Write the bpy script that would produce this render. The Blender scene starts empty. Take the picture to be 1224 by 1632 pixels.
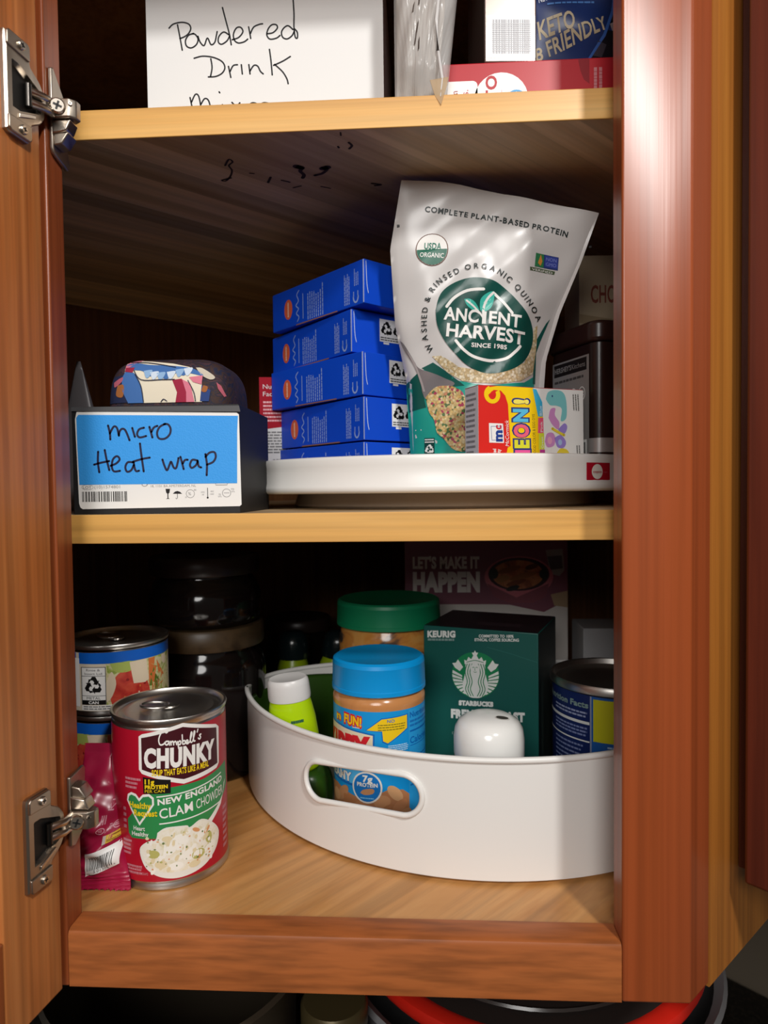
import bpy, bmesh, math, random
from mathutils import Vector, Matrix
random.seed(7)
SC = bpy.context.scene
COL = SC.collection
R = math.radians

# ------------------------------------------------------------------ camera
cam_d = bpy.data.cameras.new('camera')
cam = bpy.data.objects.new('camera', cam_d); COL.objects.link(cam)
cam_d.sensor_fit = 'VERTICAL'; cam_d.sensor_height = 24.0
cam_d.lens = 1081.44 / 1632 * 24.0
cam_d.clip_start = 0.01; cam_d.clip_end = 20
_r = Vector((0.99841799, 0.05497454, -0.01180349)); _d = Vector((-0.00999225, -0.03310597, -0.9994019)); _f = Vector((-0.05533243, 0.99793877, -0.03250427))
_m = Matrix((( _r.x, -_d.x, -_f.x), (_r.y, -_d.y, -_f.y), (_r.z, -_d.z, -_f.z))).to_4x4()
_m.translation = Vector((0.22971, -0.41477, 0.27998))
cam.matrix_world = _m
cam_d.dof.use_dof = True; cam_d.dof.focus_distance = 0.50; cam_d.dof.aperture_fstop = 6.5
SC.camera = cam

# ------------------------------------------------------------------ light
SC.view_settings.view_transform = 'Standard'; SC.view_settings.look = 'None'
SC.view_settings.gamma = 1.0; SC.view_settings.use_curve_mapping = False
SC.view_settings.exposure = 0.0
SC.cycles.use_denoising = True
SC.cycles.max_bounces = 8

def ceiling_or_fill_lamp(loc, target, radius, watts, colour):
    l = bpy.data.lights.new('ceiling_or_fill_lamp', 'AREA'); l.shape = 'DISK'; l.size = radius * 2
    l.energy = watts; l.color = colour
    o = bpy.data.objects.new('ceiling_or_fill_lamp', l); COL.objects.link(o)
    o.location = loc
    o.rotation_euler = (Vector(target) - Vector(loc)).to_track_quat('-Z', 'Y').to_euler()
    return o
KEY = ceiling_or_fill_lamp((0.74, -1.02, 1.15), (0.2, 0.1, 0.25), 0.07, 12.5, (1.0, 0.975, 0.94))
FILL = ceiling_or_fill_lamp((0.05, -1.75, 0.95), (0.2, 0.1, 0.25), 0.40, 19.0, (1.0, 0.975, 0.945))  # added wide fill disc standing in for broad soft room light, no ceiling lamp

world = bpy.data.worlds.new('world'); SC.world = world; world.use_nodes = True
nt = world.node_tree; nt.nodes.clear()
wo = nt.nodes.new('ShaderNodeOutputWorld'); wb = nt.nodes.new('ShaderNodeBackground')
wc = nt.nodes.new('ShaderNodeTexCoord'); ws = nt.nodes.new('ShaderNodeSeparateXYZ'); wr = nt.nodes.new('ShaderNodeValToRGB')
wm = nt.nodes.new('ShaderNodeMapRange'); wm.inputs[1].default_value = -1; wm.inputs[2].default_value = 1
nt.links.new(wc.outputs['Generated'], ws.inputs[0]); nt.links.new(ws.outputs['Z'], wm.inputs[0])
nt.links.new(wm.outputs[0], wr.inputs[0]); nt.links.new(wr.outputs[0], wb.inputs[0]); nt.links.new(wb.outputs[0], wo.inputs[0])
wr.color_ramp.elements[0].position = 0.35; wr.color_ramp.elements[0].color = (0.55, 0.47, 0.40, 1)
wr.color_ramp.elements[1].position = 0.75; wr.color_ramp.elements[1].color = (1.0, 0.95, 0.89, 1)
wb.inputs[1].default_value = 0.12

# ------------------------------------------------------------------ materials
def lin(h):
    h = h.lstrip('#'); c = [int(h[i:i+2], 16) / 255 for i in (0, 2, 4)]
    return tuple((x / 12.92 if x <= .04045 else ((x + .055) / 1.055) ** 2.4) for x in c) + (1.0,)
MATS = {}
def mat(h, rough=.5, metal=0., spec=.5, coat=0., trans=0., ior=1.45, alpha=1., bump=None):
    key = (h, rough, metal, spec, coat, trans, ior, alpha, bump)
    if key in MATS: return MATS[key]
    m = bpy.data.materials.new('paint_' + h.lstrip('#')); m.use_nodes = True
    b = m.node_tree.nodes['Principled BSDF']
    b.inputs['Base Color'].default_value = lin(h); b.inputs['Roughness'].default_value = rough
    b.inputs['Metallic'].default_value = metal; b.inputs['Specular IOR Level'].default_value = spec
    b.inputs['Coat Weight'].default_value = coat; b.inputs['Coat Roughness'].default_value = .1
    b.inputs['Transmission Weight'].default_value = trans; b.inputs['IOR'].default_value = ior
    b.inputs['Alpha'].default_value = alpha
    if bump:
        n = m.node_tree; tx = n.nodes.new('ShaderNodeTexNoise'); tx.inputs['Scale'].default_value = bump[0]; tx.inputs['Detail'].default_value = 4
        tc = n.nodes.new('ShaderNodeTexCoord'); bp = n.nodes.new('ShaderNodeBump')
        bp.inputs['Strength'].default_value = bump[1]; bp.inputs['Distance'].default_value = .002
        n.links.new(tc.outputs['Object'], tx.inputs['Vector']); n.links.new(tx.outputs['Fac'], bp.inputs['Height']); n.links.new(bp.outputs[0], b.inputs['Normal'])
    MATS[key] = m
    return m

def wood(name, cols, scale, rough=.4, rot=(0, 0, 0), pores=.35, warp=.25, spec=.5, big=1.0, bump=.06, coat=0.0, along=1.6, planks=0):
    """long grained wood; scale stretches the noise, the smallest axis runs along the grain"""
    m = bpy.data.materials.new(name); m.use_nodes = True; n = m.node_tree; N = n.nodes; L = n.links
    b = N['Principled BSDF']; tc = N.new('ShaderNodeTexCoord')
    mp0 = N.new('ShaderNodeMapping'); mp0.inputs['Rotation'].default_value = rot
    mp = N.new('ShaderNodeMapping'); mp.inputs['Scale'].default_value = scale
    L.new(tc.outputs['Object'], mp0.inputs[0]); L.new(mp0.outputs[0], mp.inputs[0])
    n1 = N.new('ShaderNodeTexNoise'); n1.inputs['Scale'].default_value = big; n1.inputs['Detail'].default_value = 5; n1.inputs['Roughness'].default_value = .6; n1.inputs['Distortion'].default_value = warp * 3
    L.new(mp.outputs[0], n1.inputs['Vector'])
    mp2 = N.new('ShaderNodeMapping'); mp2.inputs['Scale'].default_value = tuple(s * (9 if s > 6 else along) for s in scale)
    L.new(mp0.outputs[0], mp2.inputs[0])
    n2 = N.new('ShaderNodeTexNoise'); n2.inputs['Scale'].default_value = 1.0; n2.inputs['Detail'].default_value = 3
    L.new(mp2.outputs[0], n2.inputs['Vector'])
    cr = N.new('ShaderNodeValToRGB'); e = cr.color_ramp.elements
    e[0].position = .28; e[0].color = lin(cols[0]); e[1].position = .72; e[1].color = lin(cols[-1])
    for i, c in enumerate(cols[1:-1]):
        x = e.new(.28 + .44 * (i + 1) / (len(cols) - 1)); x.color = lin(c)
    L.new(n1.outputs['Fac'], cr.inputs[0])
    r2 = N.new('ShaderNodeMapRange'); r2.inputs[1].default_value = .33; r2.inputs[2].default_value = .6; r2.inputs[3].default_value = 1 - pores; r2.inputs[4].default_value = 1.06
    L.new(n2.outputs['Fac'], r2.inputs[0])
    mx = N.new('ShaderNodeMix'); mx.data_type = 'RGBA'; mx.blend_type = 'MULTIPLY'; mx.inputs[0].default_value = 1
    L.new(cr.outputs[0], mx.inputs[6]); L.new(r2.outputs[0], mx.inputs[7]); last = mx.outputs[2]
    if planks:
        sx_ = N.new('ShaderNodeSeparateXYZ'); L.new(mp0.outputs[0], sx_.inputs[0])
        dv = N.new('ShaderNodeMath'); dv.operation = 'DIVIDE'; dv.inputs[1].default_value = planks; L.new(sx_.outputs['Y'], dv.inputs[0])
        fl = N.new('ShaderNodeMath'); fl.operation = 'FLOOR'; L.new(dv.outputs[0], fl.inputs[0])
        wn = N.new('ShaderNodeTexWhiteNoise'); wn.noise_dimensions = '1D'; L.new(fl.outputs[0], wn.inputs['W'])
        mr = N.new('ShaderNodeMapRange'); mr.inputs[3].default_value = .55; mr.inputs[4].default_value = 1.12; L.new(wn.outputs['Value'], mr.inputs[0])
        m3 = N.new('ShaderNodeMix'); m3.data_type = 'RGBA'; m3.blend_type = 'MULTIPLY'; m3.inputs[0].default_value = 1
        L.new(last, m3.inputs[6]); L.new(mr.outputs[0], m3.inputs[7]); last = m3.outputs[2]
    L.new(last, b.inputs['Base Color'])
    b.inputs['Roughness'].default_value = rough; b.inputs['Specular IOR Level'].default_value = spec
    b.inputs['Coat Weight'].default_value = coat; b.inputs['Coat Roughness'].default_value = .3
    bp = N.new('ShaderNodeBump'); bp.inputs['Strength'].default_value = bump; bp.inputs['Distance'].default_value = .001
    L.new(n2.outputs['Fac'], bp.inputs['Height']); L.new(bp.outputs[0], b.inputs['Normal'])
    return m

def speckle(name, cols, scale, rough=.5, stretch=(1, 1, 1), bump=.0):
    """cells of several colours: grains, food pictures, printed foliage"""
    m = bpy.data.materials.new(name); m.use_nodes = True; n = m.node_tree; N = n.nodes; L = n.links
    b = N['Principled BSDF']; tc = N.new('ShaderNodeTexCoord'); mp = N.new('ShaderNodeMapping'); mp.inputs['Scale'].default_value = stretch
    L.new(tc.outputs['Object'], mp.inputs[0])
    v = N.new('ShaderNodeTexVoronoi'); v.inputs['Scale'].default_value = scale
    L.new(mp.outputs[0], v.inputs['Vector'])
    sp = N.new('ShaderNodeSeparateColor'); L.new(v.outputs['Color'], sp.inputs[0])
    cr = N.new('ShaderNodeValToRGB'); cr.color_ramp.interpolation = 'CONSTANT'; e = cr.color_ramp.elements
    e[0].position = 0; e[0].color = lin(cols[0]); e[1].position = 1 / len(cols); e[1].color = lin(cols[1])
    for i, c in enumerate(cols[2:]):
        x = e.new((i + 2) / len(cols)); x.color = lin(c)
    L.new(sp.outputs[0], cr.inputs[0])
    r2 = N.new('ShaderNodeMapRange'); r2.inputs[1].default_value = 0; r2.inputs[2].default_value = .7; r2.inputs[3].default_value = 1.08; r2.inputs[4].default_value = .7
    L.new(v.outputs['Distance'], r2.inputs[0])
    mx = N.new('ShaderNodeMix'); mx.data_type = 'RGBA'; mx.blend_type = 'MULTIPLY'; mx.inputs[0].default_value = 1
    L.new(cr.outputs[0], mx.inputs[6]); L.new(r2.outputs[0], mx.inputs[7]); L.new(mx.outputs[2], b.inputs['Base Color'])
    b.inputs['Roughness'].default_value = rough
    return m

def blotch(name, cols, scale, rough=.5, stretch=(1, 1, 1), distort=1.0, spec=.5, lo=.3, hi=.7):
    """soft blended colours"""
    m = bpy.data.materials.new(name); m.use_nodes = True; n = m.node_tree; N = n.nodes; L = n.links
    b = N['Principled BSDF']; tc = N.new('ShaderNodeTexCoord'); mp = N.new('ShaderNodeMapping'); mp.inputs['Scale'].default_value = stretch
    L.new(tc.outputs['Object'], mp.inputs[0])
    v = N.new('ShaderNodeTexNoise'); v.inputs['Scale'].default_value = scale; v.inputs['Detail'].default_value = 4; v.inputs['Distortion'].default_value = distort
    L.new(mp.outputs[0], v.inputs['Vector'])
    cr = N.new('ShaderNodeValToRGB'); e = cr.color_ramp.elements
    e[0].position = lo; e[0].color = lin(cols[0]); e[1].position = hi; e[1].color = lin(cols[-1])
    for i, c in enumerate(cols[1:-1]):
        x = e.new(lo + (hi - lo) * (i + 1) / (len(cols) - 1)); x.color = lin(c)
    L.new(v.outputs['Fac'], cr.inputs[0]); L.new(cr.outputs[0], b.inputs['Base Color'])
    b.inputs['Roughness'].default_value = rough; b.inputs['Specular IOR Level'].default_value = spec
    return m

# ------------------------------------------------------------------ mesh builder
class MB:
    def __init__(s): s.v = []; s.f = []; s.m = []; s.mats = []
    def mi(s, m):
        if m not in s.mats: s.mats.append(m)
        return s.mats.index(m)
    def add(s, vs, fs, m):
        o = len(s.v); s.v += [tuple(v) for v in vs]; k = s.mi(m)
        for f in fs: s.f.append(tuple(o + i for i in f)); s.m.append(k)
    def box(s, x0, x1, y0, y1, z0, z1, m):
        s.add([(x0,y0,z0),(x1,y0,z0),(x1,y1,z0),(x0,y1,z0),(x0,y0,z1),(x1,y0,z1),(x1,y1,z1),(x0,y1,z1)],
              [(3,2,1,0),(4,5,6,7),(0,1,5,4),(1,2,6,5),(2,3,7,6),(3,0,4,7)], m)
    def obox(s, c, U, V, W, m):
        c, U, V, W = map(Vector, (c, U, V, W))
        vs = [c + a*U + b*V + d*W for d in (-1, 1) for (a, b) in ((-1,-1),(1,-1),(1,1),(-1,1))]
        s.add(vs, [(3,2,1,0),(4,5,6,7),(0,1,5,4),(1,2,6,5),(2,3,7,6),(3,0,4,7)], m)
    def prism(s, pts, fn0, fn1, m):
        """pts 2D, fn0/fn1 map a 2D point to the two caps"""
        n = len(pts); a = [fn0(*p) for p in pts]; b = [fn1(*p) for p in pts]
        s.add(a + b, [tuple(range(n))[::-1], tuple(range(n, 2*n))] + [(i, (i+1) % n, n + (i+1) % n, n + i) for i in range(n)], m)
    def prism_z(s, pts, z0, z1, m): s.prism(pts, lambda x, y: (x, y, z0), lambda x, y: (x, y, z1), m)
    def lathe(s, prof, m, c=(0, 0, 0), seg=48, rx=1, ry=1, mfun=None):
        n = len(prof); vs = []
        for r, z in prof:
            for k in range(seg):
                a = 2*math.pi*k/seg; rr = max(r, 1e-5)
                vs.append((c[0] + rr*math.cos(a)*rx, c[1] + rr*math.sin(a)*ry, c[2] + z))
        for i in range(n - 1):
            fs = [(i*seg + k, i*seg + (k+1) % seg, (i+1)*seg + (k+1) % seg, (i+1)*seg + k) for k in range(seg)]
            if i == 0: s.add(vs, fs, m)
            else:
                o = len(s.v) - len(vs); kk = s.mi(mfun(i) if mfun else m)
                for f in fs: s.f.append(tuple(o + q for q in f)); s.m.append(kk)
    def tube(s, path, r, m, seg=10, cap=True, up=(0, 0, 1)):
        path = [Vector(p) for p in path]; vs = []; n = len(path); up = Vector(up)
        for i, p in enumerate(path):
            t = (path[min(i+1, n-1)] - path[max(i-1, 0)]).normalized()
            a = t.cross(up)
            if a.length < 1e-4: a = t.cross(Vector((1, 0, 0)))
            a.normalize(); b = a.cross(t).normalized(); rr = r[i] if isinstance(r, (list, tuple)) else r
            for k in range(seg):
                q = 2*math.pi*k/seg; vs.append(p + rr*(a*math.cos(q) + b*math.sin(q)))
        fs = [(i*seg + k, i*seg + (k+1) % seg, (i+1)*seg + (k+1) % seg, (i+1)*seg + k) for i in range(n-1) for k in range(seg)]
        if cap: fs += [tuple(range(seg))[::-1], tuple((n-1)*seg + k for k in range(seg))]
        s.add(vs, fs, m)
    def grid(s, fn, nu, nv, m, wrap=False):
        vs = [fn(i/nu, j/nv) for j in range(nv+1) for i in range(nu+1)]
        s.add(vs, [(j*(nu+1)+i, j*(nu+1)+i+1, (j+1)*(nu+1)+i+1, (j+1)*(nu+1)+i) for j in range(nv) for i in range(nu)], m)
    def build(s, name, parent=None, smooth=None, bevel=None, weld=False, solid=None, subsurf=0):
        me = bpy.data.meshes.new(name); me.from_pydata(s.v, [], s.f)
        for m in s.mats: me.materials.append(m)
        me.polygons.foreach_set('material_index', s.m)
        if weld or smooth is None or bevel:
            bm = bmesh.new(); bm.from_mesh(me)
            if weld: bmesh.ops.remove_doubles(bm, verts=bm.verts, dist=1e-6)
            bmesh.ops.recalc_face_normals(bm, faces=bm.faces); bm.to_mesh(me); bm.free()
        if smooth is not None:
            bm = bmesh.new(); bm.from_mesh(me); bmesh.ops.recalc_face_normals(bm, faces=bm.faces); bm.to_mesh(me); bm.free()
            me.polygons.foreach_set('use_smooth', [True]*len(me.polygons))
            if smooth < 180: me.set_sharp_from_angle(angle=R(smooth))
        o = bpy.data.objects.new(name, me); COL.objects.link(o)
        if parent is not None: o.parent = parent
        if solid:
            md = o.modifiers.new('thickness', 'SOLIDIFY'); md.thickness = solid; md.offset = -1
        if subsurf:
            md = o.modifiers.new('subdivision', 'SUBSURF'); md.levels = subsurf; md.render_levels = subsurf
        if bevel:
            md = o.modifiers.new('bevel', 'BEVEL'); md.width = bevel; md.segments = 3; md.limit_method = 'ANGLE'; md.angle_limit = R(35)
            me.polygons.foreach_set('use_smooth', [True]*len(me.polygons)); me.set_sharp_from_angle(angle=R(50))
            md.harden_normals = False
        return o

def thing(name, label, cat, loc=(0, 0, 0), rotz=0, group=None):
    o = bpy.data.objects.new(name, None); COL.objects.link(o); o.empty_display_size = .02
    o.location = loc; o.rotation_euler = (0, 0, rotz); o['label'] = label; o['category'] = cat
    if group: o['group'] = group
    return o
def tag(o, label, cat, group=None):
    o['label'] = label; o['category'] = cat
    if group: o['group'] = group
    return o
def structure(o): o['kind'] = 'structure'; return o
def copy_thing(root, loc, rotz, label):
    r = root.copy(); COL.objects.link(r); r.location = loc; r.rotation_euler = (0, 0, rotz); r['label'] = label
    for ch in list(root.children):
        c = ch.copy(); COL.objects.link(c); c.parent = r
        for g in list(ch.children):
            d = g.copy(); COL.objects.link(d); d.parent = c
    return r

# ------------------------------------------------------------------ flat printing (labels, lettering, marks)
_tc = bpy.data.curves.new('lettering', 'FONT'); _to = bpy.data.objects.new('lettering', _tc); COL.objects.link(_to)
_tc.resolution_u = 3; _tc.fill_mode = 'FRONT'
_cache = {}
def text_geo(s, bold=0.):
    k = (s, bold)
    if k not in _cache:
        _tc.body = s; _tc.space_character = 1 + bold*1.5; _tc.offset = bold; _tc.size = 1.0
        bpy.context.view_layer.update()
        ev = _to.evaluated_get(bpy.context.evaluated_depsgraph_get()); me = ev.to_mesh()
        vs = [(v.co.x, v.co.y) for v in me.vertices]; fs = [tuple(p.vertices) for p in me.polygons]
        ev.to_mesh_clear()
        if not vs: vs = [(0, 0)]; fs = []
        x0 = min(v[0] for v in vs); x1 = max(v[0] for v in vs)
        _cache[k] = ([((v[0] - x0)/.73, v[1]/.73) for v in vs], fs, (x1 - x0)/.73)
    return _cache[k]
def smooth_path(pts, n=5):
    if len(pts) < 3: return pts
    out = []
    for i in range(len(pts) - 1):
        p0 = pts[max(i-1, 0)]; p1 = pts[i]; p2 = pts[i+1]; p3 = pts[min(i+2, len(pts)-1)]
        for k in range(n):
            t = k/n
            out.append(tuple(.5*((2*p1[q]) + (-p0[q]+p2[q])*t + (2*p0[q]-5*p1[q]+4*p2[q]-p3[q])*t*t + (-p0[q]+3*p1[q]-3*p2[q]+p3[q])*t**3) for q in (0, 1)))
    out.append(pts[-1]); return out

class Print:
    """flat artwork in label units (any size), laid on a surface by fn(u, v, lift)"""
    def __init__(s, fn, step=None, eps=.00010): s.fn = fn; s.step = step; s.items = []; s.eps = eps; s.A = lambda x, y: (x, y)
    def units(s, k, ox, oy, flip=True, ky=None):
        ky = k if ky is None else ky
        s.A = (lambda x, y: ((x-ox)*k, (oy-y)*ky)) if flip else (lambda x, y: ((x-ox)*k, (y-oy)*ky)); return s
    def raw(s, vs, fs, m, L): s.items.append(([s.A(*v) for v in vs], fs, m, L))
    def poly(s, pts, m, L=1, curve=False):
        if curve: pts = smooth_path(list(pts) + [pts[0]])[:-1]
        s.raw(pts, [tuple(range(len(pts)))], m, L)
    def rect(s, x0, y0, x1, y1, m, L=1, r=0):
        if r:
            a, b = min(x0, x1), max(x0, x1); c, d = min(y0, y1), max(y0, y1); pts = []
            for cx, cy, q in ((b-r, d-r, 0), (a+r, d-r, 90), (a+r, c+r, 180), (b-r, c+r, 270)):
                for k in range(5): t = R(q + k*22.5); pts.append((cx + r*math.cos(t), cy + r*math.sin(t)))
            s.poly(pts, m, L)
        else: s.poly([(x0, y0), (x1, y0), (x1, y1), (x0, y1)], m, L)
    def ell(s, x, y, rx, ry, m, L=1, rot=0, seg=28):
        c, d = math.cos(R(rot)), math.sin(R(rot)); pts = []
        for k in range(seg):
            t = 2*math.pi*k/seg; a, b = rx*math.cos(t), ry*math.sin(t); pts.append((x + a*c - b*d, y + a*d + b*c))
        s.poly(pts, m, L)
    def ring(s, x, y, rx, ry, w, m, L=1, a0=0, a1=360, seg=32):
        vs = []; fs = []
        for k in range(seg + 1):
            t = R(a0 + (a1-a0)*k/seg)
            vs += [(x + (rx-w/2)*math.cos(t), y + (ry-w/2)*math.sin(t)), (x + (rx+w/2)*math.cos(t), y + (ry+w/2)*math.sin(t))]
            if k: fs.append((2*k-2, 2*k-1, 2*k+1, 2*k))
        s.raw(vs, fs, m, L)
    def stroke(s, pts, w, m, L=1, curve=True, caps=True):
        p = smooth_path(pts) if curve else list(pts); n = len(p); vs = []; fs = []
        for i in range(n):
            a = p[max(i-1, 0)]; b = p[min(i+1, n-1)]; dx, dy = b[0]-a[0], b[1]-a[1]; l = math.hypot(dx, dy) or 1
            nx, ny = -dy/l*w/2, dx/l*w/2; vs += [(p[i][0]+nx, p[i][1]+ny), (p[i][0]-nx, p[i][1]-ny)]
            if i: fs.append((2*i-2, 2*i-1, 2*i+1, 2*i))
        s.raw(vs, fs, m, L)
        if caps:
            s.ell(p[0][0], p[0][1], w/2, w/2, m, L, seg=8); s.ell(p[-1][0], p[-1][1], w/2, w/2, m, L, seg=8)
    def text(s, t, x, y, h, m, L=2, w=None, rot=0, bold=0., align='l', shear=0., up=None):
        """h cap height, w fitted width; units as drawn; rot counter-clockwise in label space"""
        vs, fs, W = text_geo(t, bold); sx = h if w is None else w / max(W, 1e-6)
        x0 = 0 if align == 'l' else (-W*sx/2 if align == 'c' else -W*sx)
        fl = -1 if s.A(0, 1)[1] < s.A(0, 0)[1] else 1
        c, d = math.cos(R(rot)), math.sin(R(rot))
        out = []
        for a, b in vs:
            px = x0 + a*sx + b*h*shear; py = b*h
            if up: py *= up(px)
            qx, qy = px*c - py*d, px*d + py*c
            out.append((x + qx, y + fl*qy))
        s.raw(out, fs, m, L)
    def textpath(s, t, pts, h, m, L=2, bold=0.):
        p = smooth_path(pts, 8); fl = -1 if s.A(0, 1)[1] < s.A(0, 0)[1] else 1
        seg = [0]
        for a, b in zip(p, p[1:]): seg.append(seg[-1] + math.hypot(b[0]-a[0], b[1]-a[1]))
        wd = [.42 if ch == ' ' else text_geo(ch, bold)[2] + .24 for ch in t]; tot = sum(wd); acc = 0.
        for i, ch in enumerate(t):
            q = seg[-1]*(acc + wd[i]/2)/tot; acc += wd[i]
            if ch == ' ': continue
            k = max(j for j in range(len(seg)) if seg[j] <= q); k = min(k, len(p)-2)
            f = (q - seg[k])/max(seg[k+1]-seg[k], 1e-9); x = p[k][0] + f*(p[k+1][0]-p[k][0]); y = p[k][1] + f*(p[k+1][1]-p[k][1])
            ang = math.degrees(math.atan2(fl*(p[k+1][1]-p[k][1]), p[k+1][0]-p[k][0]))
            s.text(ch, x, y, h, m, L, rot=ang, bold=bold, align='c')
    def micro(s, x0, y0, x1, y1, rows, m, L=2, vertical=False, fill=.5, seed=1):
        rg = random.Random(seed); W = (y1-y0) if vertical else (x1-x0); H = (x1-x0) if vertical else (y1-y0)
        for r in range(rows):
            a = H*(r + .5 - fill/2)/rows; b = H*(r + .5 + fill/2)/rows; t = 0.; end = 1 - rg.random()*.3
            while t < end:
                q = min(t + .05 + rg.random()*.1, end)
                if vertical: s.rect(x0 + a, y0 + W*t, x0 + b, y0 + W*q, m, L)
                else: s.rect(x0 + W*t, y0 + a, x0 + W*q, y0 + b, m, L)
                t = q + .018
    def barcode(s, x0, y0, x1, y1, m, L=2, n=30, seed=3, vertical=False):
        rg = random.Random(seed); ws = [rg.choice((1, 1, 2, 3)) for _ in range(2*n)]; T = sum(ws); t = 0
        for i, q in enumerate(ws):
            if i % 2 == 0:
                if vertical: s.rect(x0, y0 + (y1-y0)*t/T, x1, y0 + (y1-y0)*(t+q)/T, m, L)
                else: s.rect(x0 + (x1-x0)*t/T, y0, x0 + (x1-x0)*(t+q)/T, y1, m, L)
            t += q
    def recycle(s, x, y, r, m, L=2):
        fl = -1 if s.A(0, 1)[1] < s.A(0, 0)[1] else 1
        for k in range(3):
            a = R(90 + 120*k); c, d = math.cos(a - R(90)), math.sin(a - R(90))
            def T(p): return (x + (p[0]*c - p[1]*d)*r, y + fl*(p[0]*d + p[1]*c)*r)
            s.poly([T(p) for p in ((-.34, .62), (-.12, 1.0), (.26, 1.0), (.52, .52), (.7, .62), (.46, .1), (-.04, .18), (.14, .3), (-.0, .58))], m, L)
            s.poly([T(p) for p in ((-.62, .28), (-.38, .42), (-.2, .74), (-.5, .72))], m, L)
    def build(s, name, parent=None):
        mb = MB()
        for vs, fs, m, L in s.items:
            bm = bmesh.new(); bv = [bm.verts.new((v[0], v[1], 0)) for v in vs]
            for f in fs:
                try: bm.faces.new([bv[i] for i in f])
                except ValueError: pass
            if any(len(f) > 4 for f in fs): bmesh.ops.triangulate(bm, faces=[f for f in bm.faces if len(f.verts) > 4])
            if s.step:
                for ax in (0, 1):
                    st = s.step[ax]
                    if not st: continue
                    cs = [v.co[ax] for v in bm.verts]; a = math.floor(min(cs)/st) + 1; b = math.ceil(max(cs)/st)
                    for k in range(a, b):
                        co = [0, 0, 0]; no = [0, 0, 0]; co[ax] = k*st + 1e-7; no[ax] = 1
                        bmesh.ops.bisect_plane(bm, geom=bm.verts[:] + bm.edges[:] + bm.faces[:], plane_co=co, plane_no=no, dist=1e-7)
                bmesh.ops.triangulate(bm, faces=[f for f in bm.faces if len(f.verts) > 4])
            bm.verts.ensure_lookup_table(); bm.verts.index_update()
            # face the print outward: orient every face the same way round
            out = [s.fn(v.co.x, v.co.y, (L + 1)*s.eps) for v in bm.verts]
            fl = []
            for f in bm.faces:
                ii = [v.index for v in f.verts]
                ar = sum(f.verts[i].co.x*f.verts[(i+1) % len(ii)].co.y - f.verts[(i+1) % len(ii)].co.x*f.verts[i].co.y for i in range(len(ii)))
                fl.append(tuple(ii) if ar > 0 else tuple(ii[::-1]))
            mb.add(out, fl, m); bm.free()
        me = bpy.data.meshes.new(name); me.from_pydata(mb.v, [], mb.f)
        for m in mb.mats: me.materials.append(m)
        me.polygons.foreach_set('material_index', mb.m)
        if s.step: me.polygons.foreach_set('use_smooth', [True]*len(me.polygons))
        o = bpy.data.objects.new(name, me); COL.objects.link(o)
        if parent is not None: o.parent = parent
        return o
def plane(O, U, V):
    O, U, V = Vector(O), Vector(U).normalized(), Vector(V).normalized(); N = U.cross(V).normalized()
    return lambda u, v, e: tuple(O + u*U + v*V + e*N)
def cyl(r, z0=0., a0=0.):
    """u runs in metres around the cylinder, 0 faces -y"""
    return lambda u, v, e: ((r+e)*math.sin(a0 + u/r), -(r+e)*math.cos(a0 + u/r), z0 + v)

WHITE = mat('#f2f1ee', .45); BLACK = mat('#0d0c0c', .5); INK = mat('#161418', .6)
CARD = mat('#e9e8e6', .55)
# ================================================================== the setting
plaster = mat('#6f6455', .8, bump=(40, .15)); granite = speckle('granite', ['#0b0b0b', '#14110f', '#1f1b17', '#090909'], 260, .25)
mb = MB(); mb.prism_z([(.175, 1.13), (1.075, .23), (1.09, .245), (.175, 1.16)], -.5, 1.6, plaster); structure(mb.build('wall_right'))
mb = MB(); mb.prism_z([(.175, 1.13), (-.725, .23), (-.74, .245), (.175, 1.16)], -.5, 1.6, plaster); structure(mb.build('wall_left'))
mb = MB(); mb.prism_z([(-.70, .245), (.175, 1.12), (1.05, .245), (.65, -.185), (.41, .055), (-.06, .055), (-.30, -.185)], -.50, -.46, granite)
wt = tag(mb.build('worktop', bevel=.004), 'dark speckled stone worktop in shadow under the corner cabinet', 'worktop')

# ================================================================== woods
W_DOOR = wood('door_cherry', ['#9c5526', '#b86b34', '#c98148', '#ad6230'], (22, 22, 1.3), .38, pores=.30)
W_DOORD = wood('door_cherry_streak', ['#7d3c1b', '#985026', '#a45c30'], (20, 20, 1.2), .38, pores=.35)
W_FRAME = wood('frame_cherry', ['#854020', '#984c26', '#a65a30'], (26, 26, 1.5), .34, pores=.28, spec=.6)
W_RAIL = wood('rail_cherry', ['#9a5428', '#a55d2e', '#ae6534'], (1.2, 16, 18), .4, pores=.34, along=16, warp=.12)
W_STILE = wood('stile_cherry', ['#93461f', '#984924', '#9e4d28'], (18, 18, .9), .31, pores=.18, spec=.5, warp=.1, bump=.12)
W_EDGE = wood('maple_edge', ['#cc9448', '#dba556', '#e3b469'], (2.0, 30, 26), .42, pores=.12)
W_PLY = wood('maple_underside', ['#c39a68', '#d9b585', '#e8caa0', '#cfa878'], (1.1, 16, 16), .45, rot=(0, 0, R(-45)), pores=.15, planks=.026)
W_FLOOR = wood('shelf_floor_maple', ['#a9703a', '#bd8448', '#cb955a', '#b47a40'], (2.4, 15, 15), .33, rot=(0, 0, R(-48)), pores=.2, warp=.5)
W_SIDE = wood('side_veneer', ['#9a5a20', '#ab6a28', '#b67630'], (26, 26, 1.2), .45, pores=.22)
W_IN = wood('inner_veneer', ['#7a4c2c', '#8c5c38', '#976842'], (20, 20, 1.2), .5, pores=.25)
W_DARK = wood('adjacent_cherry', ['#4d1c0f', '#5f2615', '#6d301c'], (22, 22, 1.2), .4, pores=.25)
NICKEL = mat('#aca194', .36, 1.0); NICKEL2 = mat('#c6bcb0', .27, 1.0); CUPB = mat('#0a0909', .5)
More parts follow.
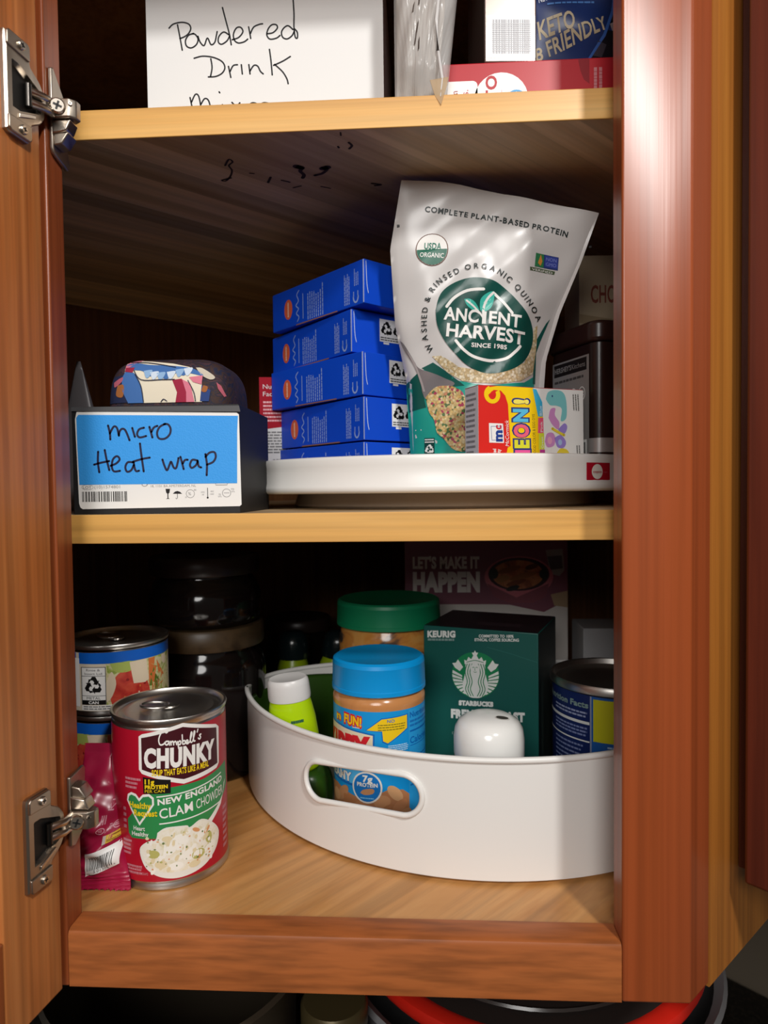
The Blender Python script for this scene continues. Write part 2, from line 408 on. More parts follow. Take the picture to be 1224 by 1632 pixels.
BOLT = mat('#8f857a', .35, 1.0)

# ================================================================== corner cabinet
T = .0195
cab = thing('corner_cabinet', 'open cherry corner wall cabinet with two shelves and door swung to the left', 'cabinet')
q = math.sqrt(.5)
def P45(s, off=0., side=1):       # along the angled side, off = inward
    x = .391 + s*q - off*q if side > 0 else -.041 - s*q + off*q
    return (x, s*q + off*q)
mb = MB(); mb.box(-.041, 0, 0, T, -.037, .715, W_FRAME); mb.build('stile', cab, bevel=.0012)
mb = MB(); mb.prism_z([(.35, 0), (.391, 0), P45(.0265), (.391 + .0265*q - .0135, .0265*q + .0135), (.375, T), (.35, T)], -.037, .715, W_STILE); mb.build('stile', cab, bevel=.0014)
mb = MB(); mb.prism([(0, -.037), (0, 0), (0, 0)], lambda y, z: (0, y, z), lambda y, z: (.35, y, z), W_RAIL)
mb = MB(); rp = [(0, -.037), (0, -.0035), (.001, -.0012), (.0032, 0), (T, 0), (T, -.037)]
mb.prism(rp, lambda y, z: (0.0003, y, z), lambda y, z: (.3497, y, z), W_RAIL); mb.build('bottom_rail', cab, smooth=30)
mb = MB(); mb.box(.0003, .3497, 0, T, .662, .715, W_RAIL); mb.build('top_rail', cab, bevel=.0015)
for sd in (1, -1):
    mb = MB(); a = P45(.0272, 0, sd); b = P45(.44, 0, sd); c = P45(.44, .014, sd); d = P45(.0272, .014, sd)
    mb.prism_z([a, b, c, d], -.040, .712, W_SIDE if sd > 0 else W_IN); mb.build('side_panel', cab)
inner = [(.3895, .0205), (.679, .309), (.175, .813), (-.329, .309), (-.0395, .0205)]
def shelf_poly(y0, inset=.0015):
    # pentagon with its front edge at y0
    k = y0 - .0205
    return [(.3895 + k - inset, y0), (.679 - inset, .309), (.175, .813 - inset*1.4), (-.329 + inset, .309), (-.0395 - k + inset, y0)]
mb = MB(); mb.prism_z([(.680, .310), (.692, .322), (.175, .839), (.175, .815)], -.037, .712, W_IN); mb.build('back_panel', cab)
mb = MB(); mb.prism_z([(-.330, .310), (-.342, .322), (.175, .839), (.175, .815)], -.037, .712, W_IN); mb.build('back_panel', cab)
mb = MB(); mb.prism_z(shelf_poly(.0197), -.018, -.002, W_FLOOR); mb.build('cabinet_floor', cab)
mb = MB(); mb.prism_z(shelf_poly(.0197), .697, .712, W_IN); mb.build('cabinet_top', cab)
SY = .0406
def shelf(zt, th):
    mb = MB(); mb.prism_z(shelf_poly(SY), zt - th, zt, W_PLY); o = mb.build('shelf', cab)
    e = MB(); e.box(-.0585, .4085, SY - .0016, SY - .0001, zt - th - .0002, zt + .0002, W_EDGE); e.build('edge_band', o, bevel=.0005)
    return o
SU = shelf(.5376, .0192); SM = shelf(.265, .0195)
# dark scuffs on the underside of the upper shelf
SCUFF = mat('#2a1712', .7)
pr = Print(plane((0, 0, .5183), (1, 0, 0), (0, -1, 0)))
for pts, w_ in ((((.0889,.0821),(.0942,.0732),(.0958,.077),(.0916,.0823),(.0918,.0895),(.0879,.0991),(.0823,.1063),(.0798,.105),(.0879,.1016)), .0011), (((.114,.1115),(.1178,.103)), .0014), (((.1408,.0886),(.1441,.0903),(.1419,.095),(.1436,.1011),(.1418,.106)), .0022), (((.1403,.0876),(.1436,.0899)), .0042), (((.1518,.1027),(.158,.0997),(.1625,.0928),(.1592,.0915)), .0020), (((.1590,.0925),(.1632,.0905)), .0040),
    (((.1824,.0564),(.1841,.0607),(.1819,.0648)), .0014), (((.1937,.1196),(.2007,.1223),(.1958,.1235)), .0016), (((.1037,.0953),(.1068,.0961)), .0009), (((.1251,.1087),(.1306,.1123)), .0012), (((.1317,.122),(.1382,.1193)), .0011), (((.1536,.1217),(.1604,.1255)), .0010), (((.1744,.0612),(.1748,.0629)), .0012), (((.1783,.0429),(.1781,.0468)), .0009)):
    pr.stroke([(x_, -y_) for x_, y_ in pts], w_*1.35, SCUFF, 0)
pr.build('scuff_mark', SU)['kind'] = 'stuff'
# the door, swung open past square
DO = Vector((-.001, -.005, 0)); DD = Vector((-.162, -.98682, 0)); DN = Vector((.98682, -.162, 0))
def dp(s, z, off=0.): return tuple(DO + DD*s + DN*off + Vector((0, 0, z)))
mb = MB()
def dbox(s0, s1, z0, z1, o0, o1, m):
    mb.add([dp(s, z, o) for z in (z0, z1) for s, o in ((s0, o0), (s1, o0), (s1, o1), (s0, o1))], [(3,2,1,0),(4,5,6,7),(0,1,5,4),(1,2,6,5),(2,3,7,6),(3,0,4,7)], m)
dbox(0, .0475, -.035, .712, -.020, 0, W_DOOR); dbox(.0475, .28, -.035, .0265, -.020, 0, W_DOORD); dbox(.0475, .28, .66, .712, -.020, 0, W_DOORD); dbox(.28, .328, -.035, .712, -.020, 0, W_DOOR)
door = mb.build('door', cab, bevel=.0012)
mb = MB(); dbox(.0478, .2797, .0268, .6597, -.014, -.004, W_DOORD); mb.build('door_panel', door)

def screw(name, par, c, n, r):
    n = Vector(n).normalized(); u = n.orthogonal().normalized(); w = n.cross(u); c = Vector(c)
    s = MB(); seg = 20
    ring = lambda rr, h: [c + (u*math.cos(2*math.pi*k/seg) + w*math.sin(2*math.pi*k/seg))*rr + n*h for k in range(seg)]
    vs = ring(r, 0) + ring(r, r*.35) + ring(r*.8, r*.6)
    fs = [(i*seg + k, i*seg + (k+1) % seg, (i+1)*seg + (k+1) % seg, (i+1)*seg + k) for i in (0, 1) for k in range(seg)] + [tuple(2*seg + k for k in range(seg))]
    s.add(vs, fs, NICKEL2)
    for a in (.5, .5 + math.pi/2):
        d = u*math.cos(a) + w*math.sin(a); e = n.cross(d); s.obox(c + n*(r*.6), d*r*.55, e*r*.13, n*r*.06, CUPB)
    return s.build(name, par)

def hinge(zc, lift):
    plate = MB(); zk = zc; zc = zc - (.0022 if lift > 0 else -.0005)
    out = [(.0305, -.0276), (.0305, .0276), (.0290, .0287), (.0125, .0287), (.0115, .0274), (.0115, .0180), (.0075, .0155), (.0025, .0125), (-.0012, .0075), (-.0022, 0)]
    out = out + [(s, -z) for s, z in out[2:-1][::-1]]
    # raised frame around the cup mouth
    mouth = [(.0258, -.0135), (.0258, .0135), (.0200, .0135), (.0030, .0068), (.0022, 0), (.0030, -.0068), (.0200, -.0135)]
    def ringstrip(a, b, ha, hb, m):
        # a and b closed loops joined by nearest angle
        n = 64
        def res(l):
            per = [0]
            for i in range(len(l)): per.append(per[-1] + math.dist(l[i], l[(i+1) % len(l)]))
            o = []
            for k in range(n):
                t = per[-1]*k/n; i = max(j for j in range(len(l)) if per[j] <= t); f = (t - per[i])/(per[i+1]-per[i])
                o.append((l[i][0] + f*(l[(i+1) % len(l)][0]-l[i][0]), l[i][1] + f*(l[(i+1) % len(l)][1]-l[i][1])))
            return o
        A = res(a); B = res(b)
        plate.add([dp(s, zc + z, ha) for s, z in A] + [dp(s, zc + z, hb) for s, z in B], [(k, (k+1) % n, n + (k+1) % n, n + k) for k in range(n)], m)
    o2 = [(s, z) for s, z in out]
    ringstrip(o2, o2, .0, .0022, NICKEL)
    ringstrip(o2, [((s - .014)*.93 + .014, z*.96) for s, z in o2], .0022, .0034, NICKEL)
    ringstrip([((s - .014)*.93 + .014, z*.96) for s, z in o2], mouth, .0034, .0036, NICKEL)
    ringstrip(mouth, [((s - .014)*.92 + .014, z*.9) for s, z in mouth], .0036, .0006, NICKEL2)
    plate.add([dp((s - .014)*.95 + .014, zc + z*.95, .0007) for s, z in mouth], [tuple(range(len(mouth)))], CUPB)
    h = plate.build('hinge', cab, smooth=28)
    # two raised ears with their screws
    for sg in (1, -1):
        ear = MB(); pts = [(.0300, .0196*sg), (.0300, .0268*sg), (.0285, .0284*sg), (.0135, .0284*sg), (.0120, .0270*sg), (.0120, .0188*sg)]
        ear.prism(pts, lambda s, z: dp(s, zc + z, .0030), lambda s, z: dp(s, zc + z, .0048), NICKEL); ear.build('hinge_ear', h, bevel=.0006)
        screw('screw', h, dp(.0195, zc + .0240*sg, .0046), DN, .0027)
    bad = MB(); bad.prism([(.0215, -.0150), (.0215, -.0178), (.0080, -.0120), (.0080, -.0098)], lambda s, z: dp(s, zc + z, .0035), lambda s, z: dp(s, zc + z, .0046), NICKEL2)
    bad.build('cup_rim', h, bevel=.0004)
    arm = MB()
    a0 = Vector(dp(.012, zc, .0015)); a1 = Vector(dp(.0035, zc, .0062)); a2 = Vector((.0046, .0008, zk))
    for dz in (-.0032, .0032):
        arm.tube([a0 + Vector((0, 0, dz)), a1 + Vector((0, 0, dz)), a2 + Vector((0, 0, dz))], .0025, NICKEL2, 12)
    arm.obox((a1 + a2)/2, (a2 - a1)/2, Vector((.0012, 0, 0)), Vector((0, 0, .0048)), NICKEL)
    arm.build('hinge_arm', h, smooth=40)
    pin = MB(); pin.tube([a0 + Vector((.001, 0, -.0066)), a0 + Vector((.001, 0, .0066))], .0021, mat('#4a4744', .3, 1.0), 12); pin.build('hinge_pin', h, smooth=60)
    zc = zk
    clip = MB(); k = lift; Z_ = lambda z: zc + k*z
    # wing lying on the inner face of the stile
    wing = [(.0035, .0270), (.0060, .0280), (.0215, .0120), (.0225, .008), (.0225, -.008), (.0215, -.0165), (.0240, -.0250), (.0215, -.0290), (.0050, -.0250), (.0035, -.022)]
    if k > 0: clip.prism(wing, lambda y, z: (.0002, y, zc + z), lambda y, z: (.0028, y, zc + z), NICKEL)
    else: clip.prism([(.0030, .0265), (.0215, .0275), (.0230, .0255), (.0215, .010), (.0225, -.004), (.0170, -.0150), (.0080, -.0200), (.0030, -.0185)], lambda y, z: (.0002, y, zc + z), lambda y, z: (.0028, y, zc + z), NICKEL)
    # block that carries the clamp screw, standing out from the stile
    clip.prism([(.0028, -.0002), (.0150, -.0002), (.0185, .0030), (.0190, .0075), (.0150, .0100), (.0028, .0100)], lambda x, y: (x, y, zc - .0056), lambda x, y: (x, y, zc + .0056), NICKEL)
    # slanting shoulders above and below the block
    clip.prism([(.0028, .0060), (.0150, .0060), (.0120, .0125), (.0028, .0140)], lambda x, z: (x, .0022, Z_(-z)), lambda x, z: (x, .0120, Z_(-z)), NICKEL2)
    clip.prism([(.0028, .0128), (.0125, .0128), (.0080, .0195), (.0028, .0205)], lambda x, z: (x, .0040, Z_(-z)), lambda x, z: (x, .0150, Z_(-z)), NICKEL)
    clip.box(-.0006, .0030, .0198, .0238, zc - .008, zc + .008, NICKEL)
    clip.build('mounting_clip', h, bevel=.0008)
    screw('screw', h, (.0086, -.0010, zc), (.42, -.88, -.12*k), .0046)
    screw('screw', h, (.0158, .0002, zc + .0022), (.6, -.8, 0), .0014)
hinge(.5180, 1); hinge(.0712, -1)

# ================================================================== neighbouring wall cabinet on the right
adj = thing('wall_cabinet', 'dark cherry wall cabinet at the right edge with its door shut', 'cabinet')
def ap(s, g, z): return (.391 + s*q + g*q, s*q - g*q, z)     # s back along the side panel, g out to the right
mb = MB(); c8 = lambda s0, s1, g0, g1, z0, z1: ([ap(s, g, z) for z in (z0, z1) for s, g in ((s0, g0), (s0, g1), (s1, g1), (s1, g0))], [(3,2,1,0),(4,5,6,7),(0,1,5,4),(1,2,6,5),(2,3,7,6),(3,0,4,7)])
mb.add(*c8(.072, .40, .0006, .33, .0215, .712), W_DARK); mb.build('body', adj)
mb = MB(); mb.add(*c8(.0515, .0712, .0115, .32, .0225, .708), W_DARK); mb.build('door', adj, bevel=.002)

# ================================================================== things standing on the worktop below
DARKGL = mat('#15120f', .08, 0, .6); GREYC = mat('#8d8c8e', .45)
pot = thing('cooking_pot', 'large grey pot under a dark lid with red rim below cabinet', 'pot', (.3263, .2632, -.46))
mb = MB(); mb.lathe([(0, 0), (.16, 0), (.170, .01), (.182, .285), (.186, .292), (.183, .296), (.175, .29), (.160, .02), (0, .015)], GREYC, seg=72); mb.build('pot_body', pot, smooth=40)
lidp = MB(); lidp.lathe([(.156, .310), (.135, .318), (.09, .325), (.03, .330), (0, .331)], mat('#2b2523', .18, 0, .6), seg=72); lid = lidp.build('lid', pot, smooth=60)
for rr in (.10, .122, .138):
    mb = MB(); mb.lathe([(rr - .0015, .3185 + (.14-rr)*.17), (rr, .3200 + (.14-rr)*.17), (rr + .0015, .3180 + (.14-rr)*.17)], mat('#3a3330', .2, 0, .6), seg=64); mb.build('lid_ridge', lid, smooth=60)
mb = MB(); mb.lathe([(.152, .300), (.167, .300), (.1700, .306), (.168, .312), (.160, .3145), (.152, .311), (.152, .300)], mat('#e0281a', .35), seg=72); mb.build('lid_rim', pot, smooth=50)
mb = MB(); mb.lathe([(0, .331), (.016, .333), (.02, .345), (.018, .352), (0, .354)], mat('#1a1817', .3), seg=32); mb.build('lid_knob', pot, smooth=50)
bowl = thing('glass_bowl', 'dark glass bowl with thick rim on the worktop below the left door', 'bowl', (.019, .140, -.46))
mb = MB(); mb.lathe([(0, 0), (.06, 0), (.085, .02), (.099, .12), (.102, .315), (.106, .34), (.108, .346), (.105, .349), (.101, .342), (.097, .315), (.092, .12), (.075, .03), (0, .02)], mat('#40382e', .10, 0, .7), seg=72); mb.build('bowl_body', bowl, smooth=50)
mb = MB()
for k in range(9):
    a = R(215 + k*6); mb.tube([(.1025*math.cos(a), .1025*math.sin(a), .31), (.0995*math.cos(a), .0995*math.sin(a), .13)], .0012, mat('#6a5d4e', .15, 0, .6), 6)
mb.build('glass_rib', bowl, smooth=60)
jr = thing('storage_jar', 'slim tall jar with tan lid standing left of the red rimmed pot', 'jar', (.155, .119, -.46))
mb = MB(); mb.lathe([(0, 0), (.024, 0), (.028, .006), (.028, .300), (.0245, .308), (.0245, .314)], mat('#3a3326', .08, 0, .6), seg=40); mb.build('glass_body', jr, smooth=50)
mb = MB(); mb.lathe([(.0262, .308), (.0272, .310), (.0272, .326), (.025, .329), (0, .329)], mat('#574c30', .4, .4), seg=40); mb.build('jar_lid', jr, smooth=40)
cl = MB()
def clfn(u, v): return (-.22 + u*.10, .06 + v*.16 + .01*math.sin(u*5), -.458 + .26*math.sin(math.pi*v)**.7*(1 - .5*u) + .004*math.sin(u*19 + v*7))
cl.grid(clfn, 20, 24, mat('#8a857b', .9)); tag(cl.build('dish_cloth', smooth=180, solid=.003), 'grey dish cloth draped beside the dark glass bowl', 'cloth')
# ================================================================== upper shelf
def carton(mb, w, d, h, m, x0=0, y0=0, z0=0): mb.box(x0, x0 + w, y0, y0 + d, z0, z0 + h, m)

# white bin with handwriting
bx = thing('storage_box', 'tall white cardboard box with black handwriting on the top shelf', 'box', (.1172, .090, .5376))
mb = MB(); w = .0880; h = .138; d = .16; th = .0016
mb.box(-w, w, 0, th, 0, h, CARD); mb.box(-w, w, d - th, d, 0, h, CARD); mb.box(-w, -w + th, th, d - th, 0, h, CARD); mb.box(w - th, w, th, d - th, 0, h, CARD); mb.box(-w + th, w - th, th, d - th, 0, .002, CARD)
bxb = mb.build('box_body', bx)
pr = Print(plane((0, 0, 0), (1, 0, 0), (0, 0, 1)))
pr.A = lambda cx, cy: ((cx - 47)*.0001603 - .0880, .0298 + (495 - cy)*.0001603 - (cx - 47)*6.0e-6)
hand = [[(195,125),(205,180),(215,240)],[(155,140),(175,122),(215,114),(247,122),(257,142),(246,165),(225,180),(205,187)],
 [(270,165),(246,173),(231,197),(236,222),(258,230),(282,215),(290,190),(278,170),(265,166)],[(290,178),(300,205),(318,220),(334,186),(350,216),(368,206),(377,172),(380,158)],
 [(434,172),(410,160),(388,180),(385,205),(400,215),(425,200),(438,178)],[(407,50),(422,110),(437,170),(445,218)],
 [(450,195),(480,185),(500,160),(490,140),(470,143),(456,170),(460,197),(478,210),(505,205),(522,193)],[(527,138),(532,165),(536,190)],[(535,168),(550,140),(575,128),(592,125)],
 [(612,170),(640,165),(660,145),(655,130),(635,130),(618,148),(611,175),(625,194),(655,190),(672,178)],[(732,152),(710,135),(690,145),(679,165),(685,187),(705,194),(727,180),(738,160)],[(735,15),(738,80),(737,140),(742,185),(752,190),(752,165),(740,150)],
 [(270,277),(310,268),(360,274),(400,293),(413,320),(400,345),(370,360),(335,362)],[(348,280),(353,320),(345,360)],[(430,315),(436,345),(440,365)],[(437,338),(452,312),(472,308)],[(490,308),(494,350)],
 [(525,308),(530,350)],[(530,337),(548,312),(566,315),(578,338),(591,350)],[(622,240),(628,290),(633,355)],[(718,273),(682,294),(640,312)],[(645,308),(680,340),(700,372),(706,395)],
 [(247,455),(254,490),(262,525)],[(254,475),(272,441),(288,450),(298,505)],[(298,485),(316,460),(334,470),(345,515)],[(398,488),(400,520)],[(384,430),(387,434)],[(443,478),(486,522)],[(480,480),(443,522)],
 [(522,502),(548,496),(560,486),(540,480),(524,490),(520,508),(540,522)],[(622,485),(592,480),(575,492),(600,505),(612,518),(585,526)]]
for s_ in hand: pr.stroke(s_, 7.0, INK, 0)
pr.build('handwriting', bxb)

# clear wrinkled pouch
pb = thing('plastic_pouch', 'wrinkled clear plastic pouch hanging over the top shelf edge', 'bag', (.235, .058, .5376))
M_POUCH = mat('#d6d2cf', .16, 0, .6, 0, .0, 1.3, .46); M_CRUMB = blotch('pouch_contents', ['#8c7f74', '#a59a8f', '#bdb3a9'], 45, .8, stretch=(1, 1, .35))
def pouch(u, v, sgn):
    z = .0006 + v*.125; xl = -.0205; xr = .0140 + .014*v
    x = xl + (xr - xl)*u; k = (4*u*(1-u))**.5
    fan = .0011*math.sin((u - .45)*70/(.35 + v*.9))*max(0, 1 - v*1.5) + .0016*math.sin(u*9 + v*7) + .0010*math.sin(u*24 - v*11 + 2*math.sin(v*6))
    return (x, -.0040 + sgn*(.012*k*min(1, v*5 + .15)) + fan*k, z)
mb = MB(); mb.grid(lambda u, v: pouch(u, v, -1), 50, 50, M_POUCH); mb.grid(lambda u, v: pouch(u, v, 1), 30, 40, M_POUCH); pbb = mb.build('pouch_film', pb, smooth=180)
mb = MB(); inn = lambda u, v, g: tuple(a*k_ + b for a, k_, b in zip(pouch(.04 + u*.78, v, g*.62), (1, 1, 1), (0, .0012, .002)))
mb.grid(lambda u, v: inn(u, v, -1), 24, 24, M_CRUMB); mb.grid(lambda u, v: inn(u, v, 1), 24, 24, M_CRUMB); mb.build('contents', pb, smooth=180)
mb = MB()
cr_ = [(.0100, -.0150, .125), (.0092, -.0160, .100), (.0104, -.0155, .075), (.0078, -.0160, .050), (.0084, -.0155, .030), (.0112, -.0165, .012), (.0098, -.0190, -.0012)]
mb.tube(cr_, [.0011, .0012, .0010, .0013, .0011, .0010, .0005], mat('#e3e0de', .12, 0, .8, 0, 0, 1.3, .75), 8)
fl = [(.0030, -.0180, .0105), (.0150, -.0172, .0125), (.0140, -.0186, .006), (.0100, -.0200, -.0068), (.0062, -.0192, -.0005)]
mb.add(fl + [(x, y + .0012, z) for x, y, z in fl], [(0,1,2,3,4), (9,8,7,6,5)] + [(i, (i+1)%5, 5+(i+1)%5, 5+i) for i in range(5)], mat('#c2a886', .25, 0, .6, 0, 0, 1.3, .6))
mb.build('seal_fold', pb, smooth=60)
pr = Print(lambda x, z, e: (x, pouch(min(max((x + .0205)/(.0345 + .014*z/.125), 0), 1), z/.125, -1)[1] - e - .0002, z), step=(.002, .003), eps=.0001)
for a_, b_, c_, d_ in ((-.0075, .034, -.0045, .052), (-.0050, .030, -.0042, .040), (-.0110, .078, -.0075, .104), (-.0045, .060, -.0030, .072), (-.0085, .055, -.0072, .064)): pr.poly([(a_, b_), (a_ + .0012, b_ + .001), (c_ + .0008, d_), (c_ - .0004, d_ - .003)], mat('#4b3f39', .6), 1)
pr.build('printed_mark', pb)

# red box lying flat
RED = mat('#b5202b', .35); DKRED = mat('#8c1620', .35); BLUEMARK = mat('#4ba3dc', .5)
rb = thing('cookie_box', 'flat red carton under the silver box on the top shelf', 'box', (.258, .068, .5376))
mb = MB(); mb.box(-.012, .125, 0, .11, 0, .0372, RED); rbb = mb.build('carton', rb, bevel=.0008)
pr = Print(plane((0, 0, 0), (1, 0, 0), (0, 0, 1))).units(.0001535, 400, 548)
# drawn in its own units, bottom edge at 546
pr.rect(300, 385, 487, 560, WHITE, 0, r=22); pr.ell(592, 475, 122, 122, WHITE, 0)
pr.text('an', 398, 462, 30, mat('#9c2530', .5), 1, rot=90); pr.text('es.', 445, 470, 34, RED, 1, rot=90); pr.text('ur', 410, 470, 30, RED, 1, rot=90)
pr.text('TO', 572, 480, 50, RED, 1, rot=90, bold=.03, w=115); pr.text('LY—', 600, 470, 14, RED, 1, rot=90); pr.ell(660, 490, 52, 58, BLUEMARK, 1); pr.poly([(640,470),(660,440),(690,455),(700,490),(670,480)], WHITE, 2)
pr.micro(1000, 350, 1045, 480, 2, mat('#c67a80', .5), 1, vertical=True, fill=.6)
pr.poly([(935,310),(985,310),(985,420),(960,400),(945,360)], DKRED, 0)
pr.build('printed_front', rbb)

# silver box with barcode
sv = thing('foil_box', 'shiny silver carton with white barcode sticker standing on the red carton', 'box', (.2945, .070, .5752), R(4.5))
FOIL = mat('#a08f88', .30, .85)
mb = MB(); mb.box(-.0182, .0182, 0, .075, 0, .125, FOIL); svb = mb.build('carton', sv, bevel=.0012)
pr = Print(plane((0, 0, 0), (1, 0, 0), (0, 0, 1)))
pr.rect(-.0165, .003, .0172, .0320, mat('#e6e6e8', .3), 0, r=.0005); pr.barcode(-.0125, .006, .0138, .0290, mat('#9d9da2', .4), 1, n=26)
for k in range(14): pr.rect(-.0128, .0078 + k*.0014, .0142, .0081 + k*.0014, mat('#dcdcde', .4), 2)
pr.build('barcode_sticker', svb)

# blue pouch
kp = thing('snack_pouch', 'navy blue pouch lettered keto friendly, right of the silver carton', 'bag', (.345, .092, .5752))
NAVY = mat('#1b2f63', .35); KG = mat('#b9a98c', .5); DARKB = mat('#14161f', .35); LB = mat('#4a76b5', .4)
def kfn(x, z): return -.014*max(0, 1 - (x/.045)**2)**.5*min(1, (z + .004)/.03) + .0012*math.sin(z*160 + x*90)
mb = MB(); mb.grid(lambda u, v: (-.043 + .09*u, kfn(-.043 + .09*u, v*.125), v*.125), 24, 30, NAVY); mb.grid(lambda u, v: (-.043 + .09*u, -kfn(-.043 + .09*u, v*.125)*.9, v*.125), 24, 30, NAVY); kpb = mb.build('pouch_body', kp, smooth=180, weld=True)
pr = Print(lambda u, v, e: (u, kfn(u, v) - e, v), step=(.004, .006), eps=.00015); pr.A = lambda cx, cy: (-.030 + (cx - 795)*.000158, .0035 + (312 - cy)*.000158)
pr.poly([(1140,0),(1130,90),(1090,200),(1010,305),(1300,312),(1300,0)], DARKB, 0)
pr.poly([(1125,10),(1118,88),(1080,195),(1000,303),(1012,303),(1092,200),(1131,90),(1138,10)], mat('#3a64b0', .4), 1)
pr.poly([(1110,150),(1160,120),(1165,175),(1120,180)], mat('#9a8f94', .5), 1); pr.poly([(1060,215),(1100,230),(1085,270),(1045,262)], mat('#3a3440', .5), 1)
pr.text('KETO', 805, 190, 76, KG, 1, w=155, rot=10, bold=.02); pr.text('FRIENDLY', 850, 258, 62, KG, 1, w=266, rot=19, bold=.02); pr.text('8', 792, 276, 54, KG, 1, rot=12, bold=.02)
pr.text('NET CARBS', 800, 42, 28, mat('#c9cbd6', .5), 1, w=110, rot=8, bold=.02); pr.micro(835, 48, 1050, 60, 1, LB, 1, fill=.7); pr.micro(835, 22, 905, 30, 1, LB, 1)
pr.build('printed_front', kpb)

# ================================================================== middle shelf
# black tissue-box sized carton with heat wrap label
hb = thing('open_carton', 'low black carton with blue masking tape label on the middle shelf', 'box', (.0428, .055, .265))
CBLK = mat('#1b1b1d', .55); TAPE = mat('#37a0f2', .55, bump=(900, .12)); LAB = mat('#f0efec', .45)
mb = MB(); w = .0600; h = .0762; d = .090; th = .0012
mb.box(-w, w, 0, th, 0, h, CBLK); mb.box(-w, w, d - th, d, 0, h, CBLK); mb.box(-w, -w + th, th, d - th, 0, h, CBLK); mb.box(w - th, w, th, d - th, 0, h, CBLK); mb.box(-w + th, w - th, th, d - th, 0, .0015, CBLK)
hbb = mb.build('carton', hb, bevel=.0004)
mb = MB(); mb.add([(-w, 0, h), (w + .0005, -.0006, h - .0012), (w + .0015, -.0012, h - .0055), (-w, -.0008, h - .0030), (-w, .0012, h), (w, .0012, h - .0008), (w, .0012, h - .0055), (-w, .0012, h - .0030)], [(0,3,2,1),(4,5,6,7),(0,1,5,4),(1,2,6,5),(2,3,7,6),(3,0,4,7)], mat('#4a4a4c', .5)); mb.build('lid_flap', hbb)
pr = Print(plane((0, 0, 0), (1, 0, 0), (0, 0, 1))); pr.A = lambda cx, cy: ((cx - 65)*.0001177 - .0600, (1070 - cy)*.0001125)
pr.poly([(97,424),(108,419),(1072,446),(1086,458),(1092,1018),(1080,1027),(120,1036),(106,1026),(98,1000),(86,470)], LAB, 0)
pr.poly([(108,442),(1080,466),(1074,560),(1068,884),(104,882),(97,640),(95,460)], TAPE, 2)
for s_ in [[(290,512),(300,560),(302,600)],[(300,562),(325,520),(345,530),(355,577)],[(355,577),(360,552),(375,535),(396,545),(420,607)],[(438,530),(453,586)],[(510,530),(480,540),(467,570),(482,590),(522,582)],[(543,525),(552,560),(560,592)],[(555,557),(570,530),(592,520)],
 [(640,508),(605,528),(589,565),(600,598),(636,600),(665,575),(672,540),(657,512),(632,510)],[(225,675),(222,740),(229,805)],[(266,665),(275,720),(291,792)],[(198,756),(240,745),(292,735)],
 [(300,765),(335,750),(356,725),(340,705),(315,725),(307,770),(320,800),(357,797)],[(437,745),(405,745),(390,775),(400,803),(425,795),(442,762)],[(442,745),(446,775),(455,800),(474,798)],[(483,628),(490,700),(502,803)],[(438,741),(490,726),(541,717)],
 [(618,730),(630,770),(645,798),(662,760),(671,745),(685,780),(700,785),(712,745),(716,722)],[(728,715),(740,765),(746,792)],[(741,757),(755,736),(772,734)],[(832,740),(800,735),(785,765),(795,785),(820,770),(832,745)],[(832,742),(838,775),(853,783)],
 [(880,700),(888,765),(885,832)],[(880,718),(905,692),(935,690),(942,720),(925,750),(888,766)]]: pr.stroke(s_, 13, mat('#15123a', .5), 3)
GT = mat('#8f8d8b', .5)
pr.ring(153, 898, 36, 16, 2, GT, 1); pr.text('LOT', 125, 908, 18, GT, 1, w=52, bold=.01); pr.text('(10)1574801', 196, 907, 20, GT, 1, w=158); pr.text('18, 1101 BA AMSTERDAM, NL', 542, 903, 15, GT, 1, w=276); pr.ell(505, 886, 18, 12, GT, 1); pr.ell(505, 886, 13, 8, LAB, 1.4)
pr.stroke([(938,884),(938,894),(1008,894),(1008,884)], 4, GT, 1, curve=False)
pr.barcode(118, 926, 398, 990, mat('#3a3836', .5), 1, n=30)
pr.poly([(632,914),(660,914),(656,938),(649,945),(649,972),(658,977),(634,977),(643,972),(643,945),(636,938)], INK, 1)
pr.poly([(676,945),(690,932),(704,928),(720,933),(733,946)], INK, 1); pr.stroke([(704,945),(704,972),(698,978),(694,972)], 3, INK, 1, curve=False)
for (a, b) in ((783, 946), (1003, 944)): pr.ring(a, b, 25, 25, 3, GT, 1)
pr.text('%', 770, 956, 20, GT, 1); pr.text('80', 806, 928, 11, GT, 1); pr.text('20', 750, 972, 9, GT, 1)
pr.stroke([(888,912),(888,970)], 4, INK, 1); pr.ell(888, 972, 6, 6, INK, 1); pr.text('-20C', 845, 942, 10, GT, 1); pr.text('-4F', 850, 958, 10, GT, 1); pr.text('40C', 905, 938, 10, GT, 1); pr.text('104F', 903, 955, 10, GT, 1); pr.stroke([(988,944),(1018,944)], 3, GT, 1)
pr.text('106', 1030, 925, 11, GT, 1); pr.text('kPa', 1032, 940, 11, GT, 1); pr.text('70', 954, 958, 11, GT, 1); pr.text('kPa', 952, 970, 11, GT, 1)
pr.build('taped_label', hbb)

